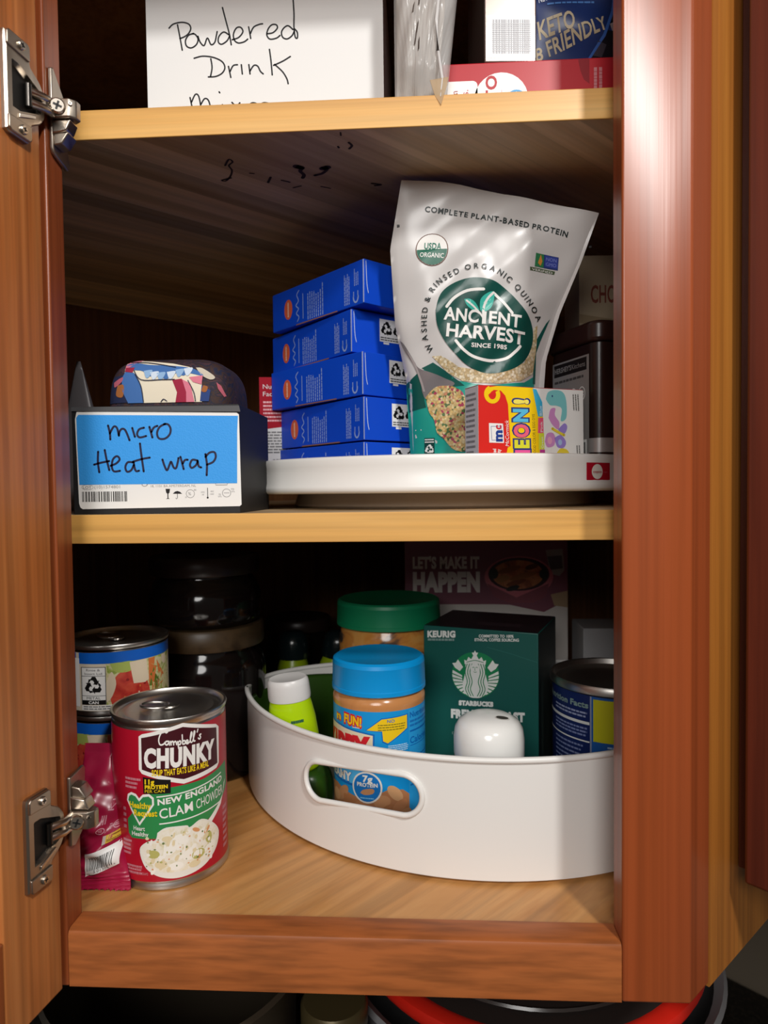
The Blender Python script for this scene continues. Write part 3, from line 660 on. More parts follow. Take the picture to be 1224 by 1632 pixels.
# fabric bundle in the carton
fb = thing('heat_wrap_bundle', 'rolled fabric heat wrap with blue and cream print in the black carton', 'heat wrap', (.047, .0985, .2672))
def bun(a, b):      # a across -1..1, b up -1..1
    pass
HX, HY, HZ = .0465, .036, .0555
def bfront(x, z):
    k = 1 - abs(x/HX)**2.8 - abs((z - HZ)/HZ)**3.2
    return -HY*max(k, 0.0)**.42 + .0009*math.sin(x*190 + z*70) + .0007*math.sin(z*260 - x*120)
DKN = blotch('dark_print', ['#0b0d1c', '#141a36', '#3d2418', '#10142c', '#4a2c30', '#0b0d1c'], 60, .75, distort=2.5)
mb = MB(); N1, N2 = 44, 28
def bsurf(u, v):
    a = 2*math.pi*u; b = math.pi*(v - .5); e = .42
    sg = lambda t, p: math.copysign(abs(t)**p, t)
    return (HX*sg(math.cos(a), e)*sg(math.cos(b), e) , HY*sg(math.sin(a), e)*sg(math.cos(b), e), HZ + HZ*sg(math.sin(b), e))
mb.grid(bsurf, 60, 40, DKN); fbb = mb.build('wrap_fabric', fb, smooth=180, weld=True)
def bproj(x, z, e):
    # outermost point of the bundle in front of (x, z)
    sx = min(abs(x/HX), .97); sz = min(abs((z - HZ)/HZ), .985); p = 1/.42
    c = max(1 - sz**(2*p), 1e-6); k = max(1 - sx**(2*p)/c**1.0, 1e-4)
    return (x, -HY*(c*k)**(.21) - e - .0004, z)
pr = Print(bproj, step=(.0035, .0035), eps=.00025); pr.A = lambda cx, cy: ((cx - 655)*.0001215, .0775 + (395 - cy)*.0001190)
CREAM = mat('#e6dcc6', .8); FBL = mat('#3f6cab', .8); FBL2 = mat('#8fb2d8', .8); CRIM = mat('#9c1f3d', .8); PINK = mat('#d77a8e', .8); FLINE = mat('#1d2440', .8)
pr.poly([(405,150),(440,128),(560,140),(700,160),(800,185),(880,235),(880,400),(520,400),(480,300),(410,215)], CREAM, 0)
pr.poly([(415,205),(470,215),(510,270),(535,400),(440,400),(405,330),(395,250)], FBL, 1)
pr.poly([(405,160),(470,150),(560,165),(700,175),(820,195),(885,235),(870,240),(800,225),(770,240),(720,225),(670,260),(620,235),(570,240),(520,205),(460,195)], FBL, 1, curve=True)
for i, (x, y) in enumerate(((560,235),(600,245),(640,250),(700,245),(750,232),(800,225))): pr.poly([(x-30,y-30),(x+22,y-34),(x+8,y+6),(x-12,y+14)], mat('#cfdcec', .8) if i % 2 else FBL2, 2, curve=True)
pr.poly([(430,130),(500,128),(470,150),(420,185),(408,160)], PINK, 1, curve=True); pr.poly([(412,180),(470,180),(462,214),(412,206)], CRIM, 2)
pr.poly([(705,265),(760,258),(800,300),(835,400),(725,400),(735,340)], CRIM, 1, curve=False); pr.poly([(765,262),(815,290),(838,400),(790,400),(790,340)], PINK, 2)
pr.poly([(805,250),(885,240),(880,295),(830,280)], PINK, 2)
for s_ in ([(470,200),(520,260),(640,262),(720,262)],[(480,225),(520,300),(535,395)],[(800,270),(835,340),(845,395)],[(640,396),(655,380),(675,392)],[(430,140),(560,152),(720,185)]): pr.stroke(s_, 5, FLINE, 3)
pr.poly([(330,240),(400,225),(410,330),(440,396),(300,396)], mat('#1a2244', .8), 0); pr.poly([(370,290),(410,290),(405,360),(360,350)], mat('#a0602f', .8), 1, curve=True); pr.poly([(340,270),(400,240),(395,270),(350,300)], mat('#b35a6a', .8), 1, curve=True)
pr.poly([(880,300),(930,330),(920,396),(870,396)], mat('#27407a', .8), 1); pr.poly([(890,300),(915,310),(905,340),(880,335)], mat('#a0602f', .8), 2, curve=True); pr.poly([(960,280),(985,300),(1010,360),(1000,366),(970,320)], mat('#b35a6a', .8), 1)
pr.poly([(840,190),(880,195),(950,245),(930,265),(880,240)], mat('#c9c0ae', .8), 1, curve=True)
pr.build('printed_pattern', fbb)

# grey plastic tip behind the carton
gp = thing('plastic_packet', 'grey translucent packet with pointed tip behind the black carton', 'bag', (-.068, .170, .265))
mb = MB()
mb.grid(lambda u, v: ((u - .5)*.07*(1 - v*.95) - .002*v, -.012*(4*u*(1-u))**.6*(1 - v), v*.131), 12, 16, mat('#5b5759', .35, 0, .5, 0, 0, 1.4, .8)); mb.grid(lambda u, v: ((u - .5)*.07*(1 - v*.95) - .002*v, .012*(4*u*(1-u))**.6*(1 - v), v*.131), 12, 16, mat('#5b5759', .35, 0, .5, 0, 0, 1.4, .8)); mb.build('packet_film', gp, smooth=180, weld=True)

# white turntable
tt = thing('turntable', 'round white plastic turntable with raised rim on the middle shelf', 'turntable', (.250, .2475, .265))
PLAS = mat('#eceae6', .32); PLASB = mat('#c4b3a0', .4)
mb = MB(); mb.lathe([(0, .0125), (.180, .0125), (.1835, .0130), (.1855, .0150), (.1850, .0180), (.1835, .0215), (.1835, .0330), (.1845, .0372), (.1838, .0396), (.1815, .0402), (.1785, .0390), (.1770, .0350), (.176, .0215), (.172, .0185), (0, .0185)], PLAS, seg=120); mb.build('tray', tt, smooth=55)
mb = MB(); mb.lathe([(0, 0), (.140, 0), (.1425, .002), (.139, .012), (0, .012)], PLASB, seg=96); mb.build('base_ring', tt, smooth=40)
TZ = .265 + .0187
pr = Print(cyl(.1837, .0, 0), step=(.006, None), eps=.0002)
SR = mat('#b3132a', .4); a_ = .1085
pr.rect(a_ - .0010, .0200, a_ + .026, .0335, SR, 0); pr.ell(a_ + .0105, .0268, .0062, .0056, mat('#e8e4dc', .5), 1); pr.text('copco', a_ + .0105, .0258, .0022, SR, 2, align='c', w=.0098, bold=.02); pr.text('copco', a_ + .018, .0260, .0013, mat('#d88a90', .5), 2)
pr.build('brand_sticker', tt)

# five blue cartons, one built and four copied
BLU = mat('#0d49cc', .38); BLUD = mat('#0b2f93', .4); FRAY = mat('#b9c6e6', .7); ORG = mat('#d5603f', .5); PALE = mat('#8fa5dc', .5); TAN = mat('#8a5b45', .7)
HB = .0360; LB_, WB = .135, .085
def blue_box(recycle=True):
    t = thing('dessert_box', 'blue carton', 'box', (0, 0, 0), group='blue cartons stacked on the turntable')
    # corner nearest the camera at the origin: long side along -x, end face along +y
    mb = MB(); mb.box(-LB_, 0, 0, WB, .0004, HB - .0006, BLU); b = mb.build('carton', t, bevel=.0006)
    pr = Print(plane((0, 0, 0), (1, 0, 0), (0, 0, 1)))
    H = HB
    pr.rect(-.0012, 0.001, 0.0, H - .001, FRAY, 0)
    pr.rect(-.096, .0002, -.035, .0012, TAN, 0)
    x = -.0115
    pr.micro(x - .0015, H*.45, x + .0050, H*.86, 3, PALE, 0, vertical=True, fill=.42, seed=3)
    pr.ring(x + .0010, H*.20, .0030, .0042, .0015, PALE, 0, a0=170, a1=370); pr.rect(x - .0022, H*.2, x - .0012, H*.33, PALE, 0); pr.rect(x + .0032, H*.2, x + .0042, H*.33, PALE, 0)
    pr.micro(-.026, H*.08, -.018, H*.82, 4, PALE, 0, vertical=True, fill=.5, seed=4)
    pr.micro(-.079, H*.06, -.054, H*.84, 8, PALE, 0, vertical=True, fill=.40, seed=5)
    pr.rect(-.0855, H*.12, -.0845, H*.74, PALE, 0)
    pr.stroke([(-.094, H*.1), (-.0915, H*.2), (-.0955, H*.3), (-.092, H*.4), (-.096, H*.5), (-.092, H*.6), (-.0945, H*.75), (-.091, H*.85)], .0011, PALE, 0)
    pr.ell(-.1085, H*.47, .0066, H*.25, ORG, 0)
    pr.micro(-.1105, H*.28, -.1065, H*.66, 1, mat('#f0c2a8', .5), 1, vertical=True, fill=.5)
    pr.build('side_print', b)
    pe = Print(plane((0, 0, 0), (0, 1, 0), (0, 0, 1)))
    pe.stroke([(.0022, H - .002), (.0030, .016), (.0044, .009)], .0007, FRAY, 0)
    if recycle:
        pe.rect(.0285, .0125, .0560, .0315, WHITE, 0)
        for k, cx in enumerate((.0360, .0490)):
            pe.recycle(cx, .0235, .0062, BLACK, 1)
        pe.micro(.0295, .0132, .055, .0170, 2, mat('#555555', .5), 1)
        pe.rect(.0325, .0105, .0385, .0122, WHITE, 0)
    pe.build('end_print', b)
    return t
ang0 = math.atan2(.0906, -.0877)    # direction of the long side going back and left
BASE = (.1853, .131)
# (corner shift along the long side, turn in degrees)
stack = [(.0015, -2.0, 'lowest of the five blue cartons, half hidden behind the turntable rim'),
         (.0010, -2.5, 'second blue carton up from the turntable in the stack of five'),
         (.0020, 1.0, 'middle blue carton of the stack of five on the turntable'),
         (.0160, -3.5, 'second blue carton from the top, set back from the one above'),
         (-.0005, 0.5, 'topmost of the five blue cartons, with no recycling marks showing')]
for i, (sh, da, lb) in enumerate(stack):
    a = ang0 + R(da); rz = a - math.pi
    loc = (BASE[0] + math.cos(ang0)*sh, BASE[1] + math.sin(ang0)*sh, TZ + i*(HB + .0004))
    if i == 0: proto = blue_box(); proto.location = loc; proto.rotation_euler = (0, 0, rz); proto['label'] = lb
    elif i == 4:
        top = blue_box(recycle=False); top.location = loc; top.rotation_euler = (0, 0, rz); top['label'] = lb
    else: copy_thing(proto, loc, rz, lb)

# red and white carton behind the blue stack
rw = thing('cracker_box', 'red and white carton with nutrition panel left behind the blue cartons', 'box', (.104, .232, TZ), R(8))
RWR = mat('#9a1526', .75, 0, .2); RWW = mat('#c9c7c6', .45)
mb = MB(); mb.box(-.028, .028, 0, .04, 0, .105, RWW); rwb = mb.build('carton', rw, bevel=.0006)
pr = Print(plane((-.028, 0, 0), (1, 0, 0), (0, 0, 1)))
pr.poly([(0, .055), (.056, .062), (.056, .105), (0, .105)], RWR, 0)
pr.text('Nutrition', .0035, .094, .0045, RWW, 1, w=.026); pr.text('Facts', .0035, .087, .0045, RWW, 1, w=.014); pr.micro(.0035, .062, .024, .083, 6, mat('#d79aa0', .5), 1); pr.text('120', .024, .067, .0052, WHITE, 1)
pr.micro(.006, .032, .05, .054, 8, mat('#6e6e6e', .5), 1); pr.barcode(.012, .004, .05, .027, mat('#555555', .5), 1, n=24)
pr.build('printed_front', rwb)
# standing quinoa pouch
qp = thing('grain_pouch', 'tall standing silver-white quinoa pouch with round green emblem', 'bag', (.275, .152, TZ))
OX, OY = .275, .152
QF = mat('#cfccca', .26, 0, .6); TEAL = mat('#1f9a8b', .3, 0, .6); TEALD = mat('#14564e', .3, 0, .6); GREEN = mat('#0f4a42', .3, 0, .6); QW = mat('#eceae6', .4); QK = mat('#1d2a2a', .4)
LE = [(.2837, .2220), (.3086, .2214), (.3613, .2196), (.41, .2103), (.4661, .2074), (.5151, .2169), (.525, .2175)]
RE = [(.2837, .3300), (.307, .3303), (.3495, .3275), (.381, .3290), (.4163, .3390), (.4527, .3539), (.4873, .3659), (.525, .376)]
TOPE = [(.19, .5163), (.2169, .5151), (.2456, .5133), (.2932, .5029), (.3313, .4946), (.3659, .4873), (.40, .480)]
def interp(tab, z):
    for (a, b), (c, d_) in zip(tab, tab[1:]):
        if z <= c: return b + (d_ - b)*max(0, (z - a)/(c - a))
    return tab[-1][1]
def qtop(x): return interp(TOPE, x)
def qy(x, z):
    xl, xr = interp(LE, z), interp(RE, z); a = min(max((x - xl)/(xr - xl), 0), 1); zt = qtop(x); b = min(max((z - .2837)/(zt - .2837), 0), 1)
    prof = (math.sin(math.pi*min(1, (1-b)*.72 + .04)))**.8 * (1 - b)**.18
    f = max(0, 1 - (2*a - 1)**2)**.6
    cr = .0016*math.sin(x*150 + z*60)*b*(1-b)*3 + .0012*math.sin((x - z)*260)*f*(1 - b) + .0012*math.sin(x*95 - z*150)
    return -.002 - .164*(z - .2837) - .020*f*prof - .003 + cr*f + .02*(a - .55)*(1-b)*max(0, a - .55)*4
def qlocal(x, z, e): return (x - OX, qy(x, z) - e - .006*0, z - TZ)
mb = MB()
def qfront(u, v):
    z0 = .2840; xx = .216 + u*.158
    for _ in range(3):
        zt = qtop(xx); z = z0 + v*(zt - z0); xl, xr = interp(LE, z), interp(RE, z); xx = xl + (xr - xl)*u
    return xx, z
mb.grid(lambda u, v: qlocal(*qfront(u, v), 0), 48, 64, QF)
def qback(u, v):
    x, z = qfront(u, v); xl, xr = interp(LE, z), interp(RE, z); a = (x - xl)/(xr - xl); f = max(0, 1 - (2*a-1)**2)**.6; b = v
    return (x - OX, -.005 - .164*(z - .2837) + .018*f*(math.sin(math.pi*min(1, (1-b)*.72 + .04)))**.8*(1-b)**.18, z - TZ)
mb.grid(qback, 30, 40, QF); qb = mb.build('pouch_body', qp, smooth=180, weld=True)
pr = Print(qlocal, step=(.004, .005), eps=.00018); pr.A = lambda cx, cy: (.199049 + cx*.000143339 - cy*3.31485e-6 + cx*cy*7.956e-9 + cy*cy*3.79e-11, .514204 - cx*4.98836e-6 - cy*.000132697 + cx*cy*1.85475e-9 - cy*cy*7.61994e-9)
def crop_edge(pts): return pts
# teal lower band, quinoa window, emblem
pr.poly([(150,1060),(290,965),(420,1060),(560,1085),(760,1060),(820,1020),(822,1440),(400,1480),(176,1490)], TEAL, 0)
pr.poly([(150,1062),(215,1010),(255,1190),(165,1210)], TEALD, 1); pr.poly([(232,988),(290,962),(420,1060),(450,1085),(380,1090),(300,1030)], TEALD, 1)
pr.poly([(812,860),(880,745),(902,720),(850,840),(828,900),(826,1060),(812,1060)], TEALD, 1)
QUI = speckle('quinoa_grain', ['#d9c49a', '#e6d6b2', '#cdb586', '#efe4c8', '#c2a878'], 520, .5)
pr.poly([(285,930),(330,930),(420,990),(600,1020),(760,960),(806,850),(812,775),(832,760),(828,880),(810,1010),(740,1055),(640,1072),(540,1072),(440,1062),(360,1015)], QUI, 2)
pr.poly([(303,700),(328,612),(388,556),(480,530),(580,538),(655,575),(735,655),(795,745),(808,838),(775,930),(705,992),(600,1022),(500,1002),(420,945),(350,855),(312,775)], GREEN, 3, curve=True)
pr.stroke([(360,680),(400,632),(465,597),(548,592)], 15, QW, 4); pr.stroke([(606,612),(650,655),(695,708)], 15, QW, 4); pr.stroke([(406,855),(440,900),(500,938),(580,956),(660,945),(712,905),(738,876)], 15, QW, 4)
LEAF = mat('#3fb7a6', .35); LEAF2 = mat('#8fdccc', .35)
pr.poly([(450,640),(478,640),(508,662),(526,700),(494,696),(464,672)], LEAF, 4, curve=True); pr.poly([(530,695),(532,645),(565,612),(602,602),(600,648),(582,690),(548,706)], LEAF, 4, curve=True)
pr.stroke([(462,648),(505,685),(540,728),(552,768)], 9, QW, 5); pr.stroke([(600,606),(568,640),(548,690),(548,765)], 12, QW, 5)
for s_ in ([(548,660),(566,640)],[(585,640),(562,668)],[(590,660),(560,690)],[(480,645),(482,665)]): pr.stroke(s_, 3, LEAF2, 5)
pr.text('ANC', 344, 744, 66, QW, 5, w=178, rot=-5, bold=.03); pr.text('I', 538, 768, 66, QW, 5, w=20, rot=-5, bold=.03); pr.text('ENT', 572, 768, 66, QW, 5, w=168, rot=-5, bold=.03)
pr.text('HARVEST', 356, 830, 68, QW, 5, w=405, rot=-5.2, bold=.03); pr.text('SINCE 1985', 484, 888, 22, QW, 5, w=182, rot=-3, bold=.03)
pr.textpath('WASHED & RINSED ORGANIC QUINOA', [(300,905),(262,830),(262,700),(295,595),(370,525),(480,482),(590,490),(690,555),(760,635),(835,750)], 30, QK, 4, bold=.012)
pr.textpath('COMPLETE PLANT-BASED PROTEIN', [(245,166),(420,190),(600,222),(800,252),(990,298)], 30, QK, 1, bold=.03)
pr.ell(285, 372, 85, 90, mat('#6b4a3c', .5), 1); pr.ell(285, 372, 80, 85, QW, 2); pr.poly([(206,372)] + [(285 + 79*math.cos(R(t)), 372 + 84*math.sin(R(t))) for t in range(0, 181, 12)], mat('#2f6b58', .4), 3)
pr.text('USDA', 245, 368, 36, mat('#2f7a66', .4), 4, w=88, rot=-4, bold=.02); pr.text('ORGANIC', 222, 412, 26, QW, 4, w=124, rot=-4, bold=.015)
pr.poly([(822,388),(945,402),(940,470),(815,458)], mat('#2a3a78', .4), 1); pr.poly([(822,388),(866,394),(862,462),(815,458)], mat('#2f7a4c', .4), 2); pr.poly([(832,440),(848,395),(856,430),(846,455)], mat('#d28a3c', .4), 3); pr.poly([(872,398),(940,405),(936,462),(868,455)], mat('#39479a', .4), 2)
pr.text('NON', 876, 424, 18, mat('#7f8bd0', .4), 3, w=56, rot=-5); pr.text('GMO', 874, 450, 18, mat('#7f8bd0', .4), 3, w=56, rot=-5); pr.poly([(790,462),(925,476),(920,494),(790,480)], mat('#4a5a3e', .4), 1); pr.text('VERIFIED', 800, 480, 12, QW, 2, w=110, rot=-6)
SPOON = mat('#8d8789', .3, .3); FOOD = speckle('pilaf', ['#d8b878', '#e2c488', '#c9a25e', '#b0395a', '#e6cf98', '#d9b470', '#5c7a4a', '#cf8f6a', '#dcbf84', '#e6d0a0'], 520, .5)
pr.poly([(118,838),(140,860),(185,935),(215,985),(270,1010),(340,1040),(400,1075),(330,1110),(262,1150),(238,1120),(225,1060),(190,970),(140,890)], SPOON, 3, curve=True); pr.poly([(150,885),(200,960),(236,1060),(250,1110),(240,1110),(205,1000)], mat('#b9b3b3', .3, .3), 4)
pr.poly([(252,1138),(300,1090),(350,1082),(400,1092),(450,1140),(470,1300),(460,1405),(425,1418),(385,1400),(345,1352),(310,1320),(295,1255),(270,1215)], FOOD, 4, curve=True)
pr.rect(246, 1348, 298, 1450, mat('#0e3f3a', .4), 2); pr.recycle(272, 1405, 24, QW, 3); pr.micro(248, 1350, 296, 1375, 2, QW, 3, vertical=False)
pr.build('printed_front', qb)
mb = MB()
for (a, b) in ((.2140, .4820), (.3605, .4640)): mb.box(a - OX - .001, a - OX + .001, qy(a, b) - .0008, qy(a, b) + .0002, b - TZ - .0008, b - TZ + .0008, BLACK)
mb.build('tear_notch', qp)

# food colouring box
nb = thing('food_colour_box', 'small red and yellow box lettered neon lying on its side on the turntable', 'box', (.2710, .0770, TZ), math.atan2(.0365, .0826))
W_, H_ = .0895, .0704
mb = MB(); mb.box(0, W_, 0, .0205, 0, H_, mat('#d8d6d2', .4)); nbb = mb.build('carton', nb, bevel=.0005)
mb = MB(); mb.box(0, W_, .0, .0205, H_ + .0001, H_ + .0004, mat('#c2303a', .4)); mb.build('top_flap', nbb)
pr = Print(plane((0, 0, 0), (1, 0, 0), (0, 0, 1)))
pr.A = lambda cx, cy: ((cx - 314 + (cy - 210)*.05)*W_/622, H_ - (cy - 210 - (cx - 320)*.045)*.0001255)
NR = mat('#d8261f', .4); NY = mat('#f2c90d', .4); NW = mat('#ecebe8', .4); TQ = mat('#7cc6c9', .45)
pr.poly([(314,210),(940,238),(916,790),(285,790)], NW, 0)
pr.poly([(314,210),(480,216),(480,400),(460,640),(456,790),(285,790)], NR, 1)
pr.poly([(440,214),(632,224),(660,290),(682,370),(680,500),(650,640),(640,790),(452,790),(455,600),(475,520),(478,400),(478,320),(465,270)], NY, 1.4)
pr.ring(390, 262, 34, 40, 24, NY, 2, a0=-30, a1=250); pr.poly([(345,255),(362,222),(420,214),(480,216),(470,275),(440,240),(400,236),(370,262)], NY, 1.8, curve=False)
pr.ell(395, 258, 14, 16, NR, 2.3)
for y0, y1, c, t in ((228,392,'#3fb0d8','Blue'),(400,490,'#e8567a','Pink'),(490,586,'#d5df3e','Green'),(588,700,'#c23f98','Purple')):
    pr.poly([(628 if y0 < 300 else 650, y0),(650 if y0 < 300 else 682, y0 + (4 if y0 < 300 else 0)),(682, y0 + 80 if y0 < 300 else y1),(680, y1),(652, y1)] if y0 < 300 else [(652,y0),(683,y0),(680,y1),(646,y1)], mat(c, .4), 2); pr.text(t, 676, y1 - 6, 15, NW, 3, rot=90, w=(y1-y0)*.7 if y0 > 300 else 56)
dkb = mat('#2c3a78', .4)
for ch, yb, col, wd in (('N', 660, '#e85aa0', 78), ('E', 577, '#d9d934', 56), ('O', 515, '#e8627a', 84), ('N', 424, '#58b7dc', 82), ('!', 320, '#f0e060', 34)):
    x_ = 585 if ch != '!' else 594
    pr.text(ch, x_ + 3, yb + 3, 90, dkb, 3, rot=88, w=wd + 6, bold=.10); pr.text(ch, x_, yb, 84, mat(col, .4), 4, rot=88, w=wd - 6, bold=.05)
pr.text('FOOD COLOR & EGG DYE', 628, 615, 17, mat('#6b5a1c', .5), 2, rot=89, w=238)
pr.poly([(362,425),(446,430),(442,542),(358,537)], NW, 2); pr.ring(402, 484, 41, 56, 3, mat('#2b4a9a', .4), 3, seg=4, a0=45, a1=405); pr.text('m', 432, 534, 52, mat('#23418f', .4), 3, rot=88, w=66, bold=.05); pr.text('c', 430, 464, 44, mat('#cf3540', .4), 3, rot=88, w=26, bold=.04)
pr.poly([(440,400),(478,395),(480,560),(446,578)], NR, 2); pr.text('McCormick', 470, 562, 22, NW, 3, rot=88, w=150, shear=.2)
pr.text('Trusted', 392, 640, 20, NW, 2, rot=88, w=66, bold=.03); pr.text('Quality', 416, 648, 20, NW, 2, rot=88, w=72, bold=.03)
pr.poly([(705,290),(722,248),(770,236),(812,250),(830,300),(826,400),(790,420),(800,350),(770,330),(728,325)], TQ, 1, curve=True); pr.ell(745, 272, 4, 6, dkb, 2)
PK = mat('#d08fc8', .45); PU = mat('#9c86d6', .45); YE = mat('#ead23f', .45)
pr.poly([(715,400),(730,350),(760,345),(755,385),(780,430),(770,470),(735,440)], PK, 2, curve=True); pr.poly([(770,470),(810,435),(828,455),(815,490),(790,500)], PU, 2, curve=True)
pr.poly([(685,540),(700,495),(735,490),(750,520),(740,565),(700,575)], PK, 2, curve=True); pr.poly([(745,520),(785,505),(815,545),(800,580),(760,575)], PU, 2, curve=True); pr.stroke([(735,465),(775,490),(805,505)], 16, YE, 3)
pr.ell(715, 535, 14, 22, mat('#e8a9c8', .45), 3); pr.ell(778, 548, 12, 18, mat('#a9c4ea', .45), 3); pr.poly([(748,620),(780,585),(825,600),(830,660),(750,660)], YE, 2, curve=True)
GY = mat('#6f6d6a', .5); pr.micro(868, 262, 912, 362, 3, GY, 2, vertical=True, fill=.5); pr.micro(876, 570, 905, 640, 2, GY, 2, vertical=True)
pr.build('printed_front', nbb)
ps = Print(plane((0, .0205, 0), (0, -1, 0), (0, 0, 1)))
ps.micro(.002, .006, .018, .067, 16, mat('#7c7a78', .5), 0, fill=.45); ps.build('side_print', nbb)

# brown tub
tb = thing('cocoa_tub', 'dark brown plastic tub with grey label behind the neon box', 'tub', (.3640, .1150, TZ), math.atan2(-.0619, .0239) )
BRN = mat('#241513', .28, 0, .6); BRL = mat('#2e1b18', .3, 0, .6); SIL = mat('#aaa5a3', .35, .4)
def rsq(hx0, hx1, hy0, hy1, r, n=6):
    pts = []
    for cx, cy, q0 in ((hx1-r, hy1-r, 0), (hx0+r, hy1-r, 90), (hx0+r, hy0+r, 180), (hx1-r, hy0+r, 270)):
        for k in range(n+1): t = R(q0 + 90*k/n); pts.append((cx + r*math.cos(t), cy + r*math.sin(t)))
    return pts
TW = .066
mb = MB(); mb.prism_z(rsq(-TW, 0, 0, TW, .009), 0, .108, BRN); tbb = mb.build('tub_body', tb, smooth=40)
mb = MB(); mb.prism_z(rsq(-TW - .003, .003, -.003, TW + .003, .011), .1085, .1245, BRL); mb.build('lid', tb, bevel=.003)
mb = MB(); mb.prism_z(rsq(-TW - .0004, .0004, -.0004, TW + .0004, .0094), .0235, .0345, SIL); mb.build('silver_band', tbb, smooth=40)
pr = Print(plane((-TW, 0, 0), (1, 0, 0), (0, 0, 1)))
GL = mat('#8d8987', .4)
pr.rect(.006, .004, TW - .0085, .100, GL, 5); pr.rect(.0085, .0885, TW - .0115, .0985, mat('#201c1c', .4), 6); pr.text("HERSHEY'S", .0095, .0915, .0042, GL, 7, w=.024, bold=.03); pr.text('Kitchens', .0345, .0915, .0042, GL, 7, w=.018)
pr.micro(.009, .082, .052, .086, 1, mat('#4b4747', .4), 6)
for k in range(4): pr.ring(.0135 + k*.0115, .0705, .0042, .0052, .0007, WHITE, 6); pr.micro(.0108 + k*.0115, .0685, .0162 + k*.0115, .0725, 2, WHITE, 6)
pr.micro(.012, .058, .05, .063, 2, mat('#5d5856', .4), 6); pr.rect(.040, .006, .0545, .034, WHITE, 6); pr.barcode(.0415, .008, .0535, .032, BLACK, 7, n=10)
pr.build('grey_label', tbb)

# cream carton behind, mostly hidden by the stile
cb = thing('cream_carton', 'tall cream carton with red-brown lettering behind the brown tub', 'box', (.3735, .212, TZ), R(3))
mb = MB(); mb.box(0, .042, 0, .050, 0, .205, mat('#a8977c', .5)); cbb = mb.build('carton', cb, bevel=.0006)
pr = Print(plane((0, 0, 0), (1, 0, 0), (0, 0, 1)))
pr.text('CHOC', .0105, .163, .016, mat('#7a3324', .5), 0, w=.030, bold=.02); pr.poly([(0, .145), (.041, .138), (.041, .146), (0, .153)], mat('#8d7a5c', .5), 0)
pr.build('printed_front', cbb)
# ================================================================== bottom shelf
FZ = -.002
STEEL = mat('#c4c0ba', .33, 1.0); STEELD = mat('#8e8a86', .3, 1.0)
def deg(r, d): return r*math.radians(d)
def can_top(par, r, z, ang, name='can_lid'):
    """stamped easy-open lid with its pull tab"""
    mb = MB(); mb.lathe([(r + .0006, z - .0035), (r + .0014, z - .0012), (r + .0008, z), (r - .0008, z - .0002), (r - .0022, z - .0032), (r - .0050, z - .0042), (r - .0075, z - .0030), (r - .010, z - .0038), (r*.52, z - .0036), (r*.48, z - .0043), (0, z - .0043)], STEEL, seg=72)
    lid = mb.build(name, par, smooth=50)
    tb_ = MB(); c, s = math.cos(ang), math.sin(ang); P = lambda x, y, h: (x*c - y*s, x*s + y*c, z + h)
    pts = [P(.0105*math.cos(t)*1.0 + .010, .0080*math.sin(t), -.0012 + .0008*math.cos(t)) for t in [2*math.pi*k/28 for k in range(29)]]
    tb_.tube(pts, .0011, STEEL, 8, cap=False)
    tb_.prism([(.001, -.0050), (.001, .0050), (-.004, .0062), (-.009, .0040), (-.0105, 0), (-.009, -.0040), (-.004, -.0062)], lambda x, y: P(x + .003, y, -.0032), lambda x, y: P(x + .003, y, -.0018), STEEL)
    tb_.build('pull_tab', par, smooth=60)
    return lid

# soup can
RC = .0415
sc = thing('soup_can', 'red clam chowder soup can with bare metal rims at front left', 'can', (.036, .0885, FZ))
mb = MB(); mb.lathe([(0, .001), (.038, .001), (.0405, 0), (.0421, .0008), (.0423, .003), (.0414, .0045), (.0413, .0060), (.0413, .1150), (.0409, .1160), (.0413, .1172), (.0419, .1185)], STEEL, seg=96); mb.build('can_body', sc, smooth=40)
can_top(sc, .0412, .1220, R(200))
SRED = mat('#b0122a', .30, 0, .5); SMAR = mat('#43141d', .35); SGRN = mat('#2f8a4c', .35); SYEL = mat('#f0cf1a', .4); SWH = mat('#eeebe6', .35); SPK = mat('#c9808c', .4); SBK = mat('#15100f', .4)
CHOW = blotch('chowder', ['#d8d0a8', '#ece7d6', '#f0ece0', '#e9e0c4', '#efe9da'], 130, .35, distort=.6)
pr = Print(cyl(.0415), step=(.003, None), eps=.00010)
pr.A = lambda a, v: (deg(RC, a), v*.001 + .002)
pr.rect(-180, 4.5, 180, 112.5, SRED, 0)
pr.poly([(-9.5,108.5),(-6,110.2),(33,116.2),(72,108),(77,105),(76,78),(72,75.2),(33,72.5),(-7,82),(-10,85)], SWH, 1); pr.poly([(-6.8,107.5),(33,113.4),(72.5,105.3),(73.3,78.5),(33,75.8),(-6.8,85)], SMAR, 2)
up = lambda k: (lambda px: 1 + k*px)
cs = lambda cx, cy: (10.2 + (cx - 440)*.1026, 105.1 + (190 - cy)*.0867 - (cx - 440)*.0151)
for s_ in [[(512,112),(485,100),(458,130),(442,178),(452,214),(480,210),(502,188)],[(440,118),(465,100),(500,98),(522,106)],[(530,180),(507,184),(500,203),(514,211),(530,195),(534,178),(538,210)],[(548,180),(553,208)],[(552,192),(564,178),(573,184),(576,206)],[(576,190),(588,177),(597,182),(602,203)],[(611,178),(620,236)],[(615,190),(630,172),(641,182),(633,202),(619,200)],
 [(655,122),(657,196)],[(656,182),(670,168),(683,178),(676,195),(658,197)],[(690,185),(708,178),(705,165),(692,170),(690,190),(705,194),(718,184)],[(724,182),(748,115),(742,99),(732,140),(734,180),(746,183)],[(754,175),(778,104),(771,92),(762,130),(765,172),(778,173)],[(810,78),(802,100)],[(842,120),(826,127),(838,145),(826,160),(812,152)]]: pr.stroke([cs(*q_) for q_ in s_], 1.15, SWH, 3)
pr.text('CHUNKY', -4.5, 87.3, 13.2, SWH, 3, w=73, bold=.06, rot=-2)
